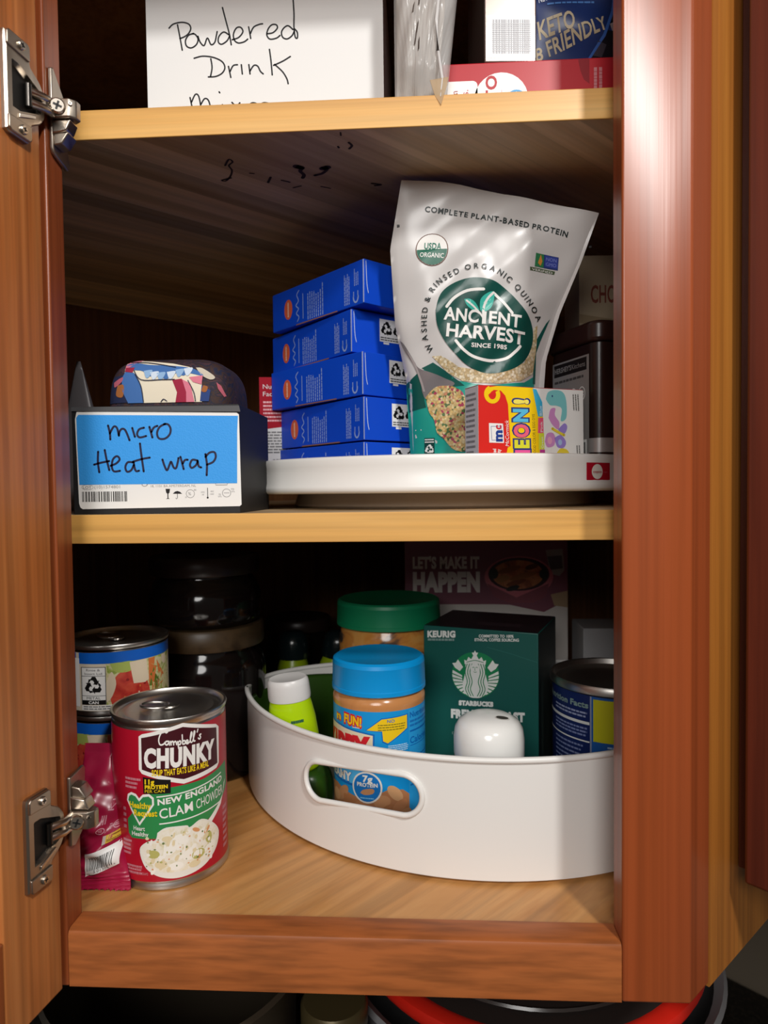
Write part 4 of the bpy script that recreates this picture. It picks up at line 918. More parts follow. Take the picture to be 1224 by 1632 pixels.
pr.text('SOUP THAT EATS LIKE A MEAL', 3, 80.7, 4.4, SYEL, 3, w=57, bold=.03, rot=-1)
pr.poly([(1,68.3),(20.8,71.5),(55,71.8),(92,75.5),(96,57),(80,49),(60,41),(30,36),(-20,35),(-24,38),(-25,48)], SGRN, .5)
pr.poly([(-6,79.8),(20.6,77),(20.4,67.4),(-5.6,67.9)], SBK, 2)
pr.text('11g', -4.2, 74.8, 3.4, SYEL, 3, w=9.5, bold=.05); pr.text('PROTEIN', -4.2, 71.4, 2.6, SYEL, 3, w=22, bold=.05); pr.text('PER CAN', -4.2, 68.6, 2.2, SYEL, 3, w=19)
heart = [(-10.6,44.6),(-20,55),(-25.2,61.5),(-24,66),(-19.5,68),(-14,67.2),(-10.4,64.2),(-6.5,67.2),(0,67.8),(4.4,65),(4.6,60),(-1,54)]
pr.poly(heart, SWH, 2); pr.poly([(-10.5,47),(-19,56.5),(-23.2,62),(-22,65),(-19,66.3),(-14.5,65.4),(-10.4,62),(-6.3,65.4),(-.5,66),(2.6,64),(2.7,60.4),(-2,55.6)], SGRN, 3)
pr.text('Healthy', -21.5, 57.2, 4.4, SYEL, 4, w=23, bold=.03); pr.text('Request', -16.5, 51.8, 4.4, SYEL, 4, w=24, bold=.03)
pr.text('Heart', -17.5, 41.2, 3.1, SWH, 3, w=12.5, bold=.02); pr.text('Healthy', -19.5, 37.2, 3.1, SWH, 3, w=18, bold=.02)
pr.stroke([(7,65.4),(40,66.6),(80,69.4)], .9, SWH, 1, caps=False); pr.stroke([(9,46),(40,46.8),(76,48.4)], .9, SWH, 1, caps=False)
pr.text('NEW ENGLAND', 8, 59.6, 4.3, SWH, 2, w=73, bold=.035, rot=3); pr.text('CLAM', 9.5, 49.8, 7.3, SWH, 2, w=32, bold=.008, rot=3); pr.text('CHOWDER', 45, 51.6, 7.2, SWH, 2, w=37, rot=3)
pr.poly([(82,52),(86,60),(90,62),(78,46),(62,37),(58,40)], SWH, 2)
pr.poly([(7.2,39.9),(16,43.2),(34,42.2),(38,40.2),(50,43.2),(64.3,36.5),(73,27.6),(70,18.5),(61,11.9),(49,7.7),(33,5.8),(19,6.2),(5,9.3),(-6.2,15.8),(-11,27.5),(-3,33.5),(5,34.7)], mat('#e9e6dd', .35), 3, curve=True)
pr.poly([(8.2,39),(16,42.2),(34,41.3),(38,39.2),(50,42.2),(63.4,35.7),(71.5,27.2),(68,19.5),(59,14.5),(48,11.8),(33,10.3),(19,10.5),(6,12.8),(-5,18.5),(-9.6,27.5),(-2.2,32.7),(6,34)], CHOW, 4, curve=True)
PEA = mat('#b9b569', .4); CARR = mat('#d99a68', .4); HERB = mat('#6f7f4c', .4); CLAMC = mat('#e2d3ac', .4); SHL = mat('#f5f2e8', .3)
for x, y, rx, ry, m_, ro in ((38,21,8,4.2,SHL,10),(46,19,7,3.6,PEA,0),(47,19.5,4,2.2,SHL,0),(3,24.5,6,3,PEA,0),(20,28,7,4,SHL,30),(30,33,7,3.5,SHL,-20),(50,33,6,3,SHL,20),(58,28,4,4.5,PEA,20),(56,34,4,1.6,CARR,30),(44,37,4,1.5,CARR,-20),(24,14.5,7,3,SHL,0),(42,12.8,6,2.6,CLAMC,0),(10,17,6,3,CLAMC,0),(33,26,3,2,CLAMC,0),(62,21,5,3,SHL,0),(16,35,5,2,CLAMC,0)): pr.ell(x, y, rx, ry, m_, 5, rot=ro, seg=14)
rg = random.Random(9)
for k in range(46): pr.ell(rg.uniform(-4, 66), rg.uniform(13, 39), .5 + rg.random()*.9, .4 + rg.random()*.5, rg.choice((HERB, HERB, PEA, CARR)), 6, seg=7)
for k in range(40): pr.ell(rg.uniform(-3, 64), rg.uniform(12, 38), 1.5 + rg.random()*2, .9 + rg.random()*1.0, rg.choice((SHL, CLAMC, SHL)), 5.5, rot=rg.random()*90, seg=9)
for x0, y0, x1, y1, n in ((-27,70,-8,79,3),(-31,40,-26,57,4),(-32,22,-18,34,4),(-27,9,-6,16,3),(82,10,95,44,7)): pr.micro(x0, y0, x1, y1, n, SPK, 1, fill=.55, seed=int(y0))
pr.text('NET WT 18.8 OZ', -26, 13.5, 2.3, SPK, 2, w=17); pr.text('(1 LB 2.8 OZ) 533 GRAMS', -24, 9.2, 2.0, SPK, 2, w=21)
pr.build('paper_label', sc)

# stacked chicken cans
SBL = mat('#0f5fc4', .35); VEG = blotch('salad_picture', ['#7d8f3a', '#a9b85c', '#d8cfa4', '#c9c08a', '#6f8a30'], 95, .4, distort=1.5); TOM = blotch('tomato_picture', ['#a32020', '#c23a2c', '#d0533c'], 110, .4); CHK = mat('#e0cfb4', .4); CARO = mat('#d4743a', .4)
def salad_can(h, r, z0, label, full=True, turn=0):
    t = thing('chicken_can', label, 'can', (-.0365, .157, z0), group='stacked chicken cans by the left stile')
    mb = MB(); mb.lathe([(0, .0008), (r - .004, .0008), (r - .001, 0), (r + .0008, .001), (r + .0006, .0030), (r - .0004, .0045), (r - .0004, h - .0055), (r, h - .0045)], STEELD, seg=80); mb.build('can_body', t, smooth=40)
    can_top(t, r - .0004, h, R(150))
    p = Print(cyl(r - .0002), step=(.003, None), eps=.00010); p.A = lambda a, v: (deg(r, a + turn), v*.001)
    H = h*1000
    if full:
        p.rect(-180, 4.6, 180, H - 5.5, mat('#d9cdb8', .4), 0); p.rect(-16, H - 14.5, 180, H - 5.5, SBL, 1); p.rect(-180, H - 14.5, -20, H - 5.5, SBL, 1)
        p.poly([(14,5),(100,5),(100,H-14.6),(14,H-14.6)], VEG, .3)
        p.poly([(18,H-14.6),(42,H-14.6),(40,H-22),(24,H-22)], mat('#a9b85c', .4), 1, curve=True)
        p.poly([(20,8),(17,20),(24,32),(34,36),(48,33),(58,24),(60,10),(40,5)], TOM, 1, curve=True)
        p.poly([(38,H-15),(57,H-14.6),(60,H-32),(55,H-34),(42,H-33)], CHK, 2); p.poly([(60,H-15),(69,H-15),(66,H-30),(60,H-40)], CARO, 2); p.poly([(80,H-15),(90,H-15),(88,H-24),(82,H-22)], CHK, 2); p.poly([(9,20),(15,30),(20,36),(24,26),(18,14),(10,12)], CHK, 1.6, curve=True)
        rr = random.Random(int(z0*1e4) + 3)
        for k in range(14): p.ell(rr.uniform(25, 55), rr.uniform(8, 30), .8 + rr.random(), .6 + rr.random()*.6, rr.choice((CHK, CARO, mat('#8c1c1c', .4))), 2.4, seg=7)
        for k in range(16): p.poly([(60 + rr.random()*25, 6 + rr.random()*30 + a_) for a_ in (0, 2, 4)], rr.choice((mat('#5f7a28', .4), mat('#c8c98c', .4), CARO)), 2.4)
        p.rect(-13, 10, 14, 40, mat('#f0efec', .4), 3, r=0)
        for k in range(3):
            a = R(90 + 120*k); c, s = math.cos(a - R(90)), math.sin(a - R(90))
            T_ = lambda q_: (.5 + (q_[0]*c - q_[1]*s)*9.6, 25.4 + (q_[0]*s + q_[1]*c)*7.4)
            p.poly([T_(q_) for q_ in ((-.34,.62),(-.12,1.0),(.26,1.0),(.52,.52),(.7,.62),(.46,.1),(-.04,.18),(.14,.3),(0,.58))], BLACK, 4); p.poly([T_(q_) for q_ in ((-.62,.28),(-.38,.42),(-.2,.74),(-.5,.72))], BLACK, 4)
        for x0, y0, x1, y1 in ((-13,40,14,40.5),(-13,33,14,33.4),(-13,17,14,17.4),(-13,10,-12.2,40),(13.2,10,14,40)): p.rect(x0, y0, x1, y1, mat('#555555', .4), 4)
        p.text('Rinse &', -7, 37.2, 1.9, mat('#444444', .4), 4, w=15); p.text('Insert Lid', -9, 34.2, 1.9, mat('#444444', .4), 4, w=19)
        p.text('METAL', -7, 14.2, 2.3, mat('#333333', .4), 4, w=15); p.rect(-13, 10, 14, 13.6, BLACK, 4); p.text('CAN', -5, 10.7, 2.2, WHITE, 5, w=11, bold=.03)
        p.rect(-13, 5.2, 32, 9.5, mat('#eeece8', .4), 3); p.micro(-11, 5.6, 30, 9.2, 2, mat('#777777', .4), 4)
        p.rect(-24, 8, -15.5, H - 10, mat('#f0efec', .4), 2)
    else:
        p.rect(-180, 4.6, 180, H - 5, SBL, 0); p.rect(-180, H*.40, 180, H*.56, VEG, 1); p.rect(-180, H*.36, 180, H*.40, SWH, 1); p.rect(-180, H*.84, 180, H*.88, SWH, 1)
    p.build('paper_label', t)
    return t
salad_can(.0435, .0415, FZ, 'lowest can of the left stack, blue with a thin white line', False)
salad_can(.0575, .0430, .0417, 'middle can of the left stack, partly hidden by the soup can', True, -46)
salad_can(.0575, .0430, .0994, 'topmost can of the left stack with recycling panel in view')

# magenta snack bar
sb = thing('snack_bar', 'magenta wrapped snack bar leaning behind the lower hinge', 'snack bar', (.0, .046, FZ))
MAG = mat('#a3183f', .30, 0, .6); MAGL = mat('#d99aa8', .5)
ZT = .0945
SE = [(0, .0212), (.006, .0205), (.012, .0185), (.030, .0125), (.052, .0085), (.070, .0030), (.085, -.0030), (.0900, -.0020), (ZT, -.0050)]
def sx(z):
    for (a, b), (c, d_) in zip(SE, SE[1:]):
        if z <= c: return b + (d_ - b)*(z - a)/(c - a)
    return SE[-1][1]
SL = -.024
def sfront(x, z):
    xr = sx(z); u = (x - SL)/(xr - SL); u = min(max(u, 0), 1); b = z/ZT; f = max(0, 4*u*(1-u))**.5
    puff = .0105*min(1, max(0, (z - .006)/.02))*min(1, max(0, (ZT - .006 - z)/.02))
    wr = .0011*math.sin(z*420 + x*160) + .0013*math.sin(x*300 - z*260 + 2*math.sin(z*90)) + .0016*math.sin(z*130 + 1.3)*math.sin(x*190)
    crimp = .0007*math.sin((z - x*.10)*2*math.pi/.0026) if z < .0115 else 0
    return .030*b - puff*f + wr*f*min(1, puff*160) + crimp
mb = MB()
def sbf(u, v, sg):
    z = v*ZT; x = SL + (sx(z) - SL)*u
    if v == 0: z += .0017*abs(((u*11) % 1) - .5)*2
    y = sfront(x, z)
    return (x, y if sg < 0 else .060*z/ZT*1.0 - y + .0006, z)
mb.grid(lambda u, v: sbf(u, v, -1), 66, 110, MAG); mb.grid(lambda u, v: sbf(u, v, 1), 66, 110, MAG); sbb = mb.build('wrapper', sb, smooth=180)
pr = Print(lambda x, z, e: (x, sfront(x, z) - e - .0004, z), step=(.0015, .0015), eps=.00022)
# units: zoomed picture of the lower left corner, drawn flat
pr.A = lambda cx, cy: (-.0050 + (cx - 175)*.0000590 + (1440 - cy)*.000006, .0115 + (1440 - cy)*.0000772 + (cx - 175)*.000004)
pr.poly([(60,1235),(450,1165),(470,1355),(60,1465)], WHITE, 0)
rg = random.Random(4); x = 70
while x < 390:
    wd = rg.choice((5, 8, 12)); y = 1265 - (x - 175)*.30*.7; pr.poly([(x, y), (x + wd, y - 2), (x + wd + 12, y + 120), (x + 12, y + 122)], BLACK, 1); x += wd + rg.choice((6, 9, 13))
pr.text('5 01305', 175, 1418, 26, mat('#3a2a2c', .5), 1, w=190, rot=12); pr.text('»', 420, 1345, 22, BLACK, 1)
pr.poly([(245,1100),(425,1070),(428,1130),(250,1168)], mat('#d8b23c', .5), 0); pr.poly([(245,1100),(285,1094),(288,1160),(250,1168)], mat('#c9b8b0', .5), 1); pr.text('18', 318, 1118, 30, mat('#b0302a', .5), 1, w=34, bold=.03); pr.micro(300, 1120, 420, 1142, 2, mat('#6a4a1c', .5), 1); pr.rect(352, 1090, 405, 1100, mat('#8a5a1c', .5), 1)
pr.ring(205, 1055, 40, 26, 8, MAGL, 0); pr.ring(370, 1030, 46, 26, 6, MAGL, 0); pr.micro(185, 1040, 225, 1066, 2, MAGL, 0); pr.micro(340, 1016, 400, 1044, 2, MAGL, 0); pr.micro(285, 1010, 310, 1060, 3, MAGL, 0)
pr.micro(185, 930, 250, 1005, 3, MAGL, 0, vertical=True); pr.text('Kh', 300, 905, 60, MAGL, 0, rot=78, w=110); pr.rect(372, 290, 425, 360, mat('#cdd4e4', .5), 0); pr.rect(388, 310, 408, 330, mat('#7a88b4', .5), 1)
pr.poly([(205,430),(245,440),(252,500),(215,470)], MAGL, 0, curve=True); pr.poly([(385,560),(395,560),(398,640),(388,640)], mat('#c98a4a', .5), 0)
pr.build('printed_wrapper', sbb)

# ------------------------------------------------------------------ big white bin
bn = thing('turntable_bin', 'large white curved plastic bin with handle slot on the cabinet floor', 'bin', (.2825, .2955, FZ))
BR, BH = .2330, .0898
LINER = PLAS
J = 75
def outline(n1=90, n2=60, off=0.):
    pts = []
    for k in range(n1 + 1):
        a = R(-J + 2*J*k/n1); pts.append(((BR + off)*math.sin(a), -(BR + off)*math.cos(a)))
    ex = (BR + off)*math.sin(R(J)); ey = -(BR + off)*math.cos(R(J)); bb = .115 + off
    for k in range(1, n2):
        a = math.pi*k/n2; pts.append((ex*math.cos(a), ey + bb*math.sin(a)**.8))
    return pts
front = outline()
mb = MB()
SA0, SA1, SZ0, SZ1 = R(-43), R(-9), .028, .084     # patch that carries the slot
n = len(front)
def fa(p): return math.atan2(p[0], -p[1])
# wall in three horizontal bands, leaving the patch open
def wall(zs, keep):
    for (z0, z1) in zip(zs, zs[1:]):
        for i in range(n):
            a, b = front[i], front[(i+1) % n]
            if keep(a, b, z0, z1): mb.add([(*a, z0), (*b, z0), (*b, z1), (*a, z1)], [(0, 1, 2, 3)], PLAS)
# subdivide the front arc exactly at the patch edges
fr = [(BR*math.sin(t), -BR*math.cos(t)) for t in ([R(-J) + (SA0 + R(J))*k/24 for k in range(24)] + [SA0 + (SA1 - SA0)*k/30 for k in range(30)] + [SA1 + (R(J) - SA1)*k/52 for k in range(53)])]
front = fr + outline()[91:]; n = len(front)
def inpatch(a, b, z0, z1):
    ta, tb_ = fa(a), fa(b); back = a[1] > .06 or b[1] > .06
    return (not back) and min(ta, tb_) >= SA0 - 1e-6 and max(ta, tb_) <= SA1 + 1e-6 and z0 >= SZ0 - 1e-6 and z1 <= SZ1 + 1e-6
wall([.003, .010, SZ0, SZ1, BH], lambda *q_: not inpatch(*q_))
# slotted patch
bm = bmesh.new(); ou = [(SA0*BR, SZ0), (SA1*BR, SZ0), (SA1*BR, SZ1), (SA0*BR, SZ1)]
SLR = .0152; c0 = (deg(BR, -35.2), .0552); c1 = (deg(BR, -17.2), .0600)
tilt = math.atan2(c1[1] - c0[1], c1[0] - c0[0])
slot = [(c1[0] + SLR*math.cos(tilt - math.pi/2 + math.pi*k/16), c1[1] + SLR*math.sin(tilt - math.pi/2 + math.pi*k/16)) for k in range(17)] + [(c0[0] + SLR*math.cos(tilt + math.pi/2 + math.pi*k/16), c0[1] + SLR*math.sin(tilt + math.pi/2 + math.pi*k/16)) for k in range(17)]
for lp in (ou, slot):
    vv = [bm.verts.new((x_, y_, 0)) for x_, y_ in lp]
    for i in range(len(vv)): bm.edges.new((vv[i], vv[(i+1) % len(vv)]))
bmesh.ops.triangle_fill(bm, use_beauty=True, edges=bm.edges[:])
k = math.floor(SA0*BR/.0035)
while k*.0035 < SA1*BR:
    bmesh.ops.bisect_plane(bm, geom=bm.verts[:] + bm.edges[:] + bm.faces[:], plane_co=(k*.0035 + 1e-6, 0, 0), plane_no=(1, 0, 0), dist=1e-7); k += 1
bm.verts.index_update(); W3 = cyl(BR)
mb.add([W3(v.co.x, v.co.y, 0) for v in bm.verts], [tuple(v.index for v in f.verts) for f in bm.faces], PLAS)
k_ = (BR - .0022)/BR
nv_ = len(mb.v); nf_ = len(mb.f)
mb.v += [(x_*k_, y_*k_, z_) for x_, y_, z_ in mb.v[:nv_]]; mb.f += [tuple(i_ + nv_ for i_ in f_[::-1]) for f_ in mb.f[:nf_]]; mb.m += mb.m[:nf_]
bm.free()
bw = mb.build('bin_wall', bn, smooth=60, weld=True)
mb = MB(); rim = [(*p, BH) for p in front]; mb.tube(rim + rim[:2], .0024, PLAS, 10, cap=False); mb.build('bin_rim', bn, smooth=180)
mb = MB(); path = [W3(x_, y_, .0006) for x_, y_ in slot]; path = path + path[:2]; mb.tube(path, .0022, PLAS, 10, cap=False, up=(-.44, -.9, 0)); mb.build('slot_rim', bn, smooth=180)
mb = MB(); mb.prism_z(outline(off=-.0008), .0022, .0042, PLAS); mb.build('bin_floor', bn)
mb = MB(); mb.lathe([(0, 0), (.09, 0), (.092, .001), (.09, .0022), (0, .0022)], mat('#5a5654', .5), c=(0, -.12, 0), seg=48); mb.build('turning_base', bn, smooth=40)
BZ = FZ + .0043

# peanut butter jar with blue lid
pj = thing('peanut_butter_jar', 'peanut butter jar with bright blue ribbed lid in the white bin', 'jar', (.1915, .1630, BZ))
PBT = blotch('peanut_butter', ['#b87a48', '#c4854f', '#cc905a'], 30, .18); PBL = mat('#0795dc', .35, 0, .5)
RJ = .0392
mb = MB(); mb.lathe([(0, .001), (.034, 0), (.0385, .004), (RJ, .010), (RJ, .099), (.0395, .102), (.0393, .105), (.0372, .108), (.0358, .110), (.0358, .114)], PBT, seg=80); mb.build('jar_body', pj, smooth=50)
def ribbed_lid(par, r, z0, z1, m, ribs=72, name='lid'):
    mb = MB(); seg = ribs*2; prof = [(r - .0015, z0, 0), (r, z0 + .0008, 0), (r, z0 + .004, 0), (r - .0002, z0 + .0045, 1), (r - .0006, z1 - .0050, 1), (r - .0006, z1 - .0045, 0), (r - .0012, z1 - .0015, 0), (r - .0035, z1, 0), (r - .0065, z1 - .0004, 0), (r - .0085, z1 - .0012, 0), (0, z1 - .0012, 0)]
    vs = []
    for rr, z, rb in prof:
        for k in range(seg):
            a = 2*math.pi*k/seg; q_ = rr - (.0005 if rb and k % 2 else 0); vs.append((max(q_, 1e-5)*math.cos(a), max(q_, 1e-5)*math.sin(a), z))
    mb.add(vs, [(i*seg + k, i*seg + (k+1) % seg, (i+1)*seg + (k+1) % seg, (i+1)*seg + k) for i in range(len(prof)-1) for k in range(seg)], m)
    return mb.build(name, par, smooth=35)
ribbed_lid(pj, .0400, .1100, .1370, PBL)
LBL = mat('#1496dd', .35); LBN = mat('#0f68b8', .35); LRED = mat('#d3202c', .35); LYEL = mat('#f2c91a', .35); LWH = mat('#eee9df', .35); LCR = mat('#e6d6b8', .35)
pr = Print(cyl(RJ), step=(.003, None), eps=.00010); pr.A = lambda a, v: (deg(RJ, a), v*.001)
pr.rect(-180, 8, 180, 99.2, LBL, 0)
pr.text('FUN!', -44, 87.6, 8.0, LRED, 2, w=27, bold=.14, rot=-3); pr.text('FUN!', -43, 87.9, 7.4, LYEL, 3, w=25, bold=.04, rot=-3); pr.text('n', -60, 88.4, 6.4, LRED, 2, w=11, bold=.14); pr.text('n', -59.4, 88.6, 6.0, LYEL, 3, w=10, bold=.04)
pr.micro(-30, 84.6, -20, 86, 1, LWH, 2)
pr.poly([(-95,86),(-52,85.0),(-17,82.5),(-2,81),(-3,55),(-95,55)], LBN, 1); pr.poly([(-95,84.6),(-52,83.6),(-17,81.3),(-4,80),(-5,56),(-95,56)], LCR, 2)
pr.text('SKIPPY', -98, 60, 18.5, LRED, 3, w=91, bold=.07)
pr.poly([(-13,84.0),(6,94.0),(40,95.5),(40,83.5),(13,72.5),(7,74.5),(6,83)], LBN, 1); pr.poly([(-11.5,84.2),(6.5,93.2),(38.6,94.7),(38.6,84),(13.5,73.6),(8,75.5),(7,83.6)], LYEL, 2)
pr.text('NO', 13, 90.2, 2.6, LBN, 3, w=9, bold=.02); pr.micro(2, 83.5, 36, 89.5, 3, mat('#7a741c', .4), 3, fill=.4)
pr.micro(14, 66, 40, 72, 4, mat('#bfe3f7', .4), 2)
pr.rect(41, 8, 130, 98.2, mat('#2ba0e2', .35), 1)
pr.text('Nutrition Facts', 43, 91.5, 4.6, LBN, 2, w=60, bold=.03); pr.micro(43, 83, 95, 90, 2, mat('#1a74c0', .4), 2); pr.rect(43, 79.5, 120, 80.9, LBN, 2); pr.text('Calories 190', 43, 70, 5.6, LBN, 2, w=60, bold=.02); pr.rect(43, 68, 120, 68.6, LBN, 2); pr.micro(43, 34, 110, 60, 8, LBN, 2, fill=.35)
pr.poly([(-95,55),(-20,52),(-25,38),(-95,36)], mat('#4fb1e6', .35), 2.5); pr.text('CREAMY', -88, 40.2, 7.2, LWH, 4, w=56, bold=.05); pr.text('CREAMY', -89, 39.9, 7.2, LBN, 3, w=58, bold=.10); pr.poly([(-95,38.5),(-25,36.5),(-25,38.5),(-95,40.5)], LBN, 3)
pr.poly([(-95,8),(-95,31),(-60,34),(-42,31),(-22,28),(0,32),(14,36),(32,34),(41,29),(41,8)], mat('#b97c52', .4), 2)
NUT = [mat('#c98f62', .4), mat('#d6a273', .4), mat('#b87a4e', .4), mat('#c48458', .4)]
for i, (x, y, rx, ry, ro) in enumerate(((-48,28,12,5,30),(-62,24,9,5,0),(-35,22,12,4.5,-25),(-14,20,14,5,-10),(6,26,10,5.5,0),(22,32,11,5,-30),(12,18,10,5,20),(28,21,10,5,15),(36,14,8,4,0),(0,13,12,4,0),(-28,13,12,4,10),(-55,13,10,5,0),(24,12,8,3.5,0))): pr.ell(x, y, rx, ry, NUT[i % 4], 3 + i*.15, rot=ro)
pr.ell(-12, 37.5, 18.5, 13, LWH, 6); pr.ell(-12, 37.5, 16.4, 11.6, mat('#1577c6', .35), 7); pr.text('7g', -17, 42.2, 5.4, LWH, 8, w=12, bold=.04); pr.text('PROTEIN', -24, 38.2, 3.2, LWH, 8, w=25, bold=.04); pr.poly([(-20,32.6),(-16,35.6),(-6,37),(-3,35.6),(-5,32.8),(-14,31.4)], NUT[0], 8, curve=True); pr.micro(-20, 27.8, -3, 29.8, 1, mat('#7cc4ee', .4), 8)
pr.build('paper_label', pj)

# large jar with green lid
gj = thing('nut_spread_jar', 'wide half empty peanut butter jar with dark green lid at bin back', 'jar', (.1945, .2840, BZ))
JB = blotch('smeared_jar', ['#3a322e', '#4d4038', '#b97a3c', '#c4863f', '#c8914c'], 26, .15, stretch=(1, 1, 1.6), distort=1.2, lo=.36, hi=.60)
mb = MB(); mb.lathe([(0, .001), (.047, 0), (.0505, .004), (.0512, .012), (.0512, .128), (.0495, .136), (.047, .141), (.0465, .146)], JB, seg=80); gjb = mb.build('jar_body', gj, smooth=50)
ribbed_lid(gj, .0535, .1405, .1665, mat('#0f8055', .4), 90)
pr = Print(cyl(.0513), step=(.003, None), eps=.0001); pr.A = lambda a, v: (deg(.0513, a), v*.001)
pr.rect(-180, 14, 180, 113, mat('#cfccc6', .4), 0); pr.poly([(-60,104),(-48,109),(-40,106),(-46,101)], mat('#22334a', .4), 1, curve=True); pr.rect(-180, 14, 180, 30, mat('#0c6b47', .4), 1)
pr.build('paper_label', gj)

# coffee pod box
u_ = Vector((.1023, -.0388, 0)); cpw = u_.length
cp = thing('coffee_pod_box', 'dark green coffee pod carton with round mermaid emblem in the bin', 'box', (.2305, .2340, BZ), math.atan2(u_.y, u_.x))
CG = mat('#15564f', .38); CT = mat('#261b22', .42); CS = mat('#12201f', .42); CW = mat('#e2e4e0', .4); CWD = mat('#7f9894', .4)
CH = .1475; CD = .0885
mb = MB(); mb.box(0, cpw, 0, CD, 0, CH, CG); cpb = mb.build('carton', cp, bevel=.0007)
pr = Print(plane((0, 0, CH), (1, 0, 0), (0, 1, 0))); pr.rect(.0006, .0006, cpw - .0006, CD - .0006, CT, 0); pr.micro(.045, .02, .09, .035, 2, mat('#4a3a40', .5), 1); pr.text('FRENCH ROAST', .042, .052, .006, mat('#43343a', .5), 1, w=.05); pr.build('top_print', cpb)
pr = Print(plane((cpw, 0, 0), (0, 1, 0), (0, 0, 1))); pr.rect(.0006, .0006, CD - .0006, CH - .0006, CS, 0); pr.micro(.012, .03, .022, .10, 3, mat('#3d4f4c', .5), 1, vertical=True); pr.micro(.035, .02, .06, .11, 6, mat('#33433f', .5), 1, vertical=True, fill=.35); pr.build('side_print', cpb)
pr = Print(plane((0, 0, 0), (1, 0, 0), (0, 0, 1))); pr.A = lambda cx, cy: ((cx - 55)*cpw/655, CH - (cy - 510 - (cx - 50)*.072)*.000158)
pr.text('KEURIG', 78, 582, 38, CW, 0, w=168, bold=.06); pr.micro(80, 590, 245, 606, 1, CWD, 0, fill=.8)
pr.text('COMMITTED TO 100%', 382, 582, 17, CW, 0, w=195, bold=.03, rot=0); pr.text('ETHICAL COFFEE SOURCING', 358, 604, 17, CW, 0, w=248, bold=.03)
pr.stroke([(430,640),(560,675),(703,722)], 2.5, mat('#2d6e68', .4), 0, curve=False)
SGR = mat('#16804f', .4)
pr.ell(360, 806, 137, 137, SGR, 0, seg=48)
# tails with bars
for sg in (-1, 1):
    X = lambda x_: 360 + sg*(x_)
    pr.poly([(X(70),760),(X(100),715),(X(112),735),(X(134),738),(X(118),765),(X(90),785)], CW, 1)
    for k in range(7):
        r0 = 128; a0_, a1_ = -12 + k*11.5, -4 + k*11.5
        pr.poly([(X(r0*math.cos(R(a0_)) + 6), 806 + r0*math.sin(R(a0_))), (X(r0*math.cos(R(a1_)) + 6), 806 + r0*math.sin(R(a1_))), (X((r0 - 52 + k*2)*math.cos(R(a1_ + 10))), 812 + (r0 - 52)*math.sin(R(a1_ + 10))), (X((r0 - 52 + k*2)*math.cos(R(a0_ + 10))), 812 + (r0 - 52)*math.sin(R(a0_ + 10)))], CW, 1)
pr.poly([(306,735),(300,800),(286,870),(300,915),(330,938),(360,942),(390,938),(420,915),(434,870),(420,800),(414,735),(390,712),(330,712)], CW, 2, curve=True)
for sg in (-1, 1):
    for dx in (26, 40, 54): pr.stroke([(360 + sg*(dx - 8), 740),(360 + sg*(dx + 4), 790),(360 + sg*(dx - 8), 845),(360 + sg*(dx + 2), 890),(360 + sg*(dx - 14), 930)], 5, SGR, 3)
pr.ell(360, 768, 27, 34, CW, 4); pr.stroke([(345,762),(351,758),(356,762)], 3, SGR, 5); pr.stroke([(364,762),(369,758),(375,762)], 3, SGR, 5); pr.stroke([(360,764),(358,776),(362,778)], 2.5, SGR, 5); pr.stroke([(352,786),(360,789),(368,786)], 3, SGR, 5)
pr.poly([(300,742),(297,715),(312,722),(322,698),(338,712),(350,690),(342,672),(354,672),(360,658),(366,672),(378,672),(370,690),(382,712),(398,698),(408,722),(423,715),(420,742),(360,728)], CW, 4); pr.stroke([(312,730),(360,718),(408,730)], 4, SGR, 5)
pr.text('STARBUCKS', 262, 988, 26, CW, 0, w=200, bold=.09); pr.text('FRENCH ROAST', 216, 1066, 50, CW, 0, w=420, bold=.07); pr.text('DARK', 222, 1168, 16, CWD, 0, w=70); pr.text('16 PODS', 500, 1168, 16, CWD, 0, w=110)
pr.build('front_print', cpb)

# seasoning shaker with white dome lid
sh = thing('seasoning_shaker', 'short navy jar under a glossy white dome lid with pour hole', 'shaker', (.2815, .1245, BZ))
mb = MB(); mb.lathe([(0, 0), (.024, 0), (.0265, .003), (.027, .010), (.027, .060), (.0262, .066)], mat('#16223a', .35), seg=56); mb.build('jar_body', sh, smooth=50)
mb = MB(); mb.lathe([(.0262, .0645), (.0276, .0652), (.0280, .068), (.0280, .0800), (.0268, .0880), (.0235, .0935), (.017, .0970), (.008, .0982), (0, .0984)], mat('#efeeea', .16, 0, .6), seg=64); lidw = mb.build('dome_lid', sh, smooth=60)
def dome(u, v, e):
    x, y = .0098 + u, .002 + v; r = math.hypot(x, y)
    tab = [(0, .0984), (.008, .0982), (.017, .0970), (.0235, .0935)]
    for (a, b), (c, d_) in zip(tab, tab[1:]):
        if r <= c: return (x, y, b + (d_ - b)*(r - a)/(c - a) + e + .0001)
    return (x, y, .0935)
pr = Print(dome, eps=.0002); pr.ell(0, -.010, .0058, .0036, mat('#c9c6c0', .3), 0); pr.ell(0, -.010, .0048, .0028, mat('#3a3630', .6), 1); pr.build('pour_hole', lidw)

